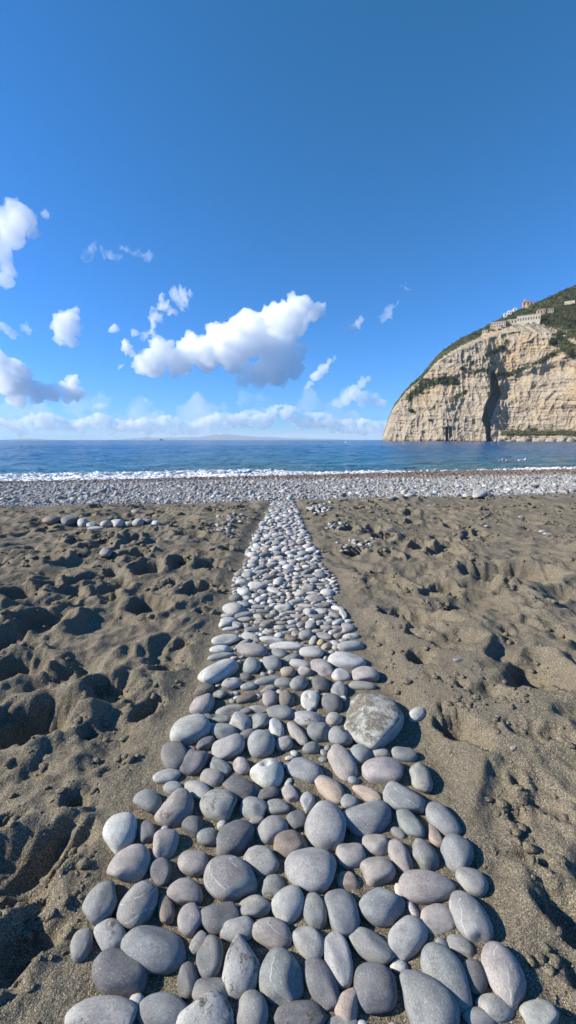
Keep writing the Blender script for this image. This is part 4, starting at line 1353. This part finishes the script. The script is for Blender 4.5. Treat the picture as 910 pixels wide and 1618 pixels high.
make_cloud('cloud', [(545,630,12),(560,618,14),(572,604,9),(583,596,6),(575,628,12),(592,632,10),(535,636,9),(600,640,9)], 7000, 22, 'hazy cloud low beside the headland tip', CG)
make_cloud('cloud', [(290,465,7),(296,476,6),(283,478,6),(272,472,6),(262,484,7),(256,470,5),(268,496,6),(252,500,6),(243,510,6),(232,518,5),(220,524,5),(208,527,4),(247,486,4),(302,462,3),(240,522,4),(288,489,3)], 5600, 16, 'torn wispy cloud above the left end of the largest cloud', CG, kid=.6, warp=2.2)
make_cloud('cloud', [(12,522,8),(22,530,7),(42,518,7),(46,526,5),(5,515,7)], 5600, 20, 'faint wispy cloud above the low left cloud', CG)
make_cloud('cloud', [(188,578,4),(194,576,3),(230,632,3)], 6000, 14, 'faintest speck of cloud below the tiny puff', CG)
make_cloud('cloud', [(156,640,6),(163,642,5),(150,643,4)], 6800, 14, 'small grey cloud scrap over the horizon bank', CG)
hb = random.Random(4); bl = []
X = -200
while X < 680:
    top = np.interp(X, [-200, 30, 50, 70, 90, 115, 135, 150, 172, 200, 225, 240, 262, 280, 300, 330, 350, 380, 400, 420, 440, 460, 480, 505, 530, 550, 570, 600, 680], [650, 662, 652, 651, 656, 664, 658, 652, 655, 664, 657, 660, 653, 658, 665, 656, 652, 650, 645, 652, 637, 640, 652, 648, 657, 664, 658, 664, 668])
    r = hb.uniform(3.5, 7); bl.append((X, top + r, r))
    for q in range(3):
        y_ = top + hb.uniform(8, 26)
        if y_ < 683: bl.append((X + hb.uniform(-6, 6), y_, hb.uniform(4, 7.5)))
    X += hb.uniform(5, 8)
make_cloud('cloud', [(x_, 400 + 6 * math.sin(x_ * .11) + hb.uniform(-6, 6), hb.uniform(2.5, 5)) for x_ in range(136, 236, 7)], 5400, 40, 'faintest wispy streak of cloud high above the lone puffy cloud', CG, kid=.7, warp=3.0)
make_cloud('cloud', [(605, 505, 5), (610, 499, 5), (616, 493, 5), (623, 487, 4), (630, 481, 3), (612, 502, 4), (640, 452, 4), (634, 448, 3)], 5600, 30, 'faint slanting wisp of cloud right of the thin small cloud', CG, kid=.6, warp=2.2)
make_cloud('horizon_clouds', bl, 15000, 11, 'long low bank of small cumulus clouds along the horizon', None, 'stuff', vox=1.0, lev=1)

vb = random.Random(9)
make_cloud('cloud_veil', [(vb.uniform(-150, 640), vb.gauss(650, 12), vb.uniform(9, 22)) for _ in range(46)], 17000, 95, 'thin white veil of cloud lying over the horizon', None, 'stuff', vox=2.0, lev=1, warp=3.0)

# ------------------------------------------------------------------ air
bm = bmesh.new(); add_box(bm, -9000, 9000, -60, 30000, -14, 330)
o = bm_obj('haze', bm, None) if False else None
t = NT('sea_air'); v = t.n('ShaderNodeVolumePrincipled', i_Density=HAZE, i_Anisotropy=.0); v.inputs['Color'].default_value = (.80, .90, 1, 1); t.l(v.outputs[0], t.out.inputs['Volume'])
if HAZE > 0:
    bmesh.ops.recalc_face_normals(bm, faces=bm.faces); mm = bpy.data.meshes.new('haze'); bm.to_mesh(mm); o = link('haze', mm, t.m); o['kind'] = 'stuff'; o['label'] = 'thin blue sea haze'
bm.free()

# ------------------------------------------------------------------ sky, sun, camera
SUN_EL, SUN_AZ = R(30), R(-92)      # azimuth clockwise from +Y
w = bpy.data.worlds.new('World'); SC.world = w; w.use_nodes = True; nt = w.node_tree; nt.nodes.clear()
out = nt.nodes.new('ShaderNodeOutputWorld'); bg = nt.nodes.new('ShaderNodeBackground'); bg.inputs['Strength'].default_value = SKY_STR
sky = nt.nodes.new('ShaderNodeTexSky'); sky.sky_type = 'NISHITA'; sky.sun_disc = False
sky.sun_elevation = SUN_EL; sky.sun_rotation = SUN_AZ; sky.altitude = 0; sky.air_density = 1.0; sky.dust_density = .25; sky.ozone_density = 3.0
# grade of the clear sky: each channel of the Nishita sky through its own power curve
sp = nt.nodes.new('ShaderNodeSeparateColor'); cb = nt.nodes.new('ShaderNodeCombineColor'); nt.links.new(sky.outputs[0], sp.inputs[0])
for i, (g_, a_) in enumerate([(1.13, .27), (.87, 1.0), (1.17, 1.16)]):
    pw = nt.nodes.new('ShaderNodeMath'); pw.operation = 'POWER'; pw.inputs[1].default_value = g_
    ml = nt.nodes.new('ShaderNodeMath'); ml.operation = 'MULTIPLY'; ml.inputs[1].default_value = a_
    nt.links.new(sp.outputs[i], pw.inputs[0]); nt.links.new(pw.outputs[0], ml.inputs[0]); nt.links.new(ml.outputs[0], cb.inputs[i])
nt.links.new(cb.outputs[0], bg.inputs[0]); nt.links.new(bg.outputs[0], out.inputs['Surface'])
sd = np.array([math.sin(SUN_AZ) * math.cos(SUN_EL), math.cos(SUN_AZ) * math.cos(SUN_EL), math.sin(SUN_EL)])
L = bpy.data.lights.new('sun', 'SUN'); L.energy = 5.0; L.angle = R(.53); L.color = (1, .93, .78)
lo = bpy.data.objects.new('sun', L); COL.objects.link(lo); lo.rotation_euler = Vector(sd).to_track_quat('Z', 'Y').to_euler()

cam = bpy.data.cameras.new('camera'); co = bpy.data.objects.new('camera', cam); COL.objects.link(co)
cam.sensor_fit = 'VERTICAL'; cam.sensor_height = 24; cam.sensor_width = 24; cam.lens = F / 1618 * 24
cam.clip_start = .05; cam.clip_end = 80000
co.location = (0, 0, H); co.rotation_euler = (math.pi / 2 - P, 0, 0); SC.camera = co
vs = SC.view_settings; vs.view_transform = 'Standard'; vs.look = 'None'; vs.gamma = 1; vs.exposure = EXPO
SC.render.engine = 'CYCLES'; cy = SC.cycles
cy.use_denoising = True; cy.max_bounces = max(12, VB); cy.volume_bounces = VB; cy.diffuse_bounces = 3; cy.glossy_bounces = 3; cy.transparent_max_bounces = 8
cy.use_adaptive_sampling = True; cy.adaptive_threshold = .02
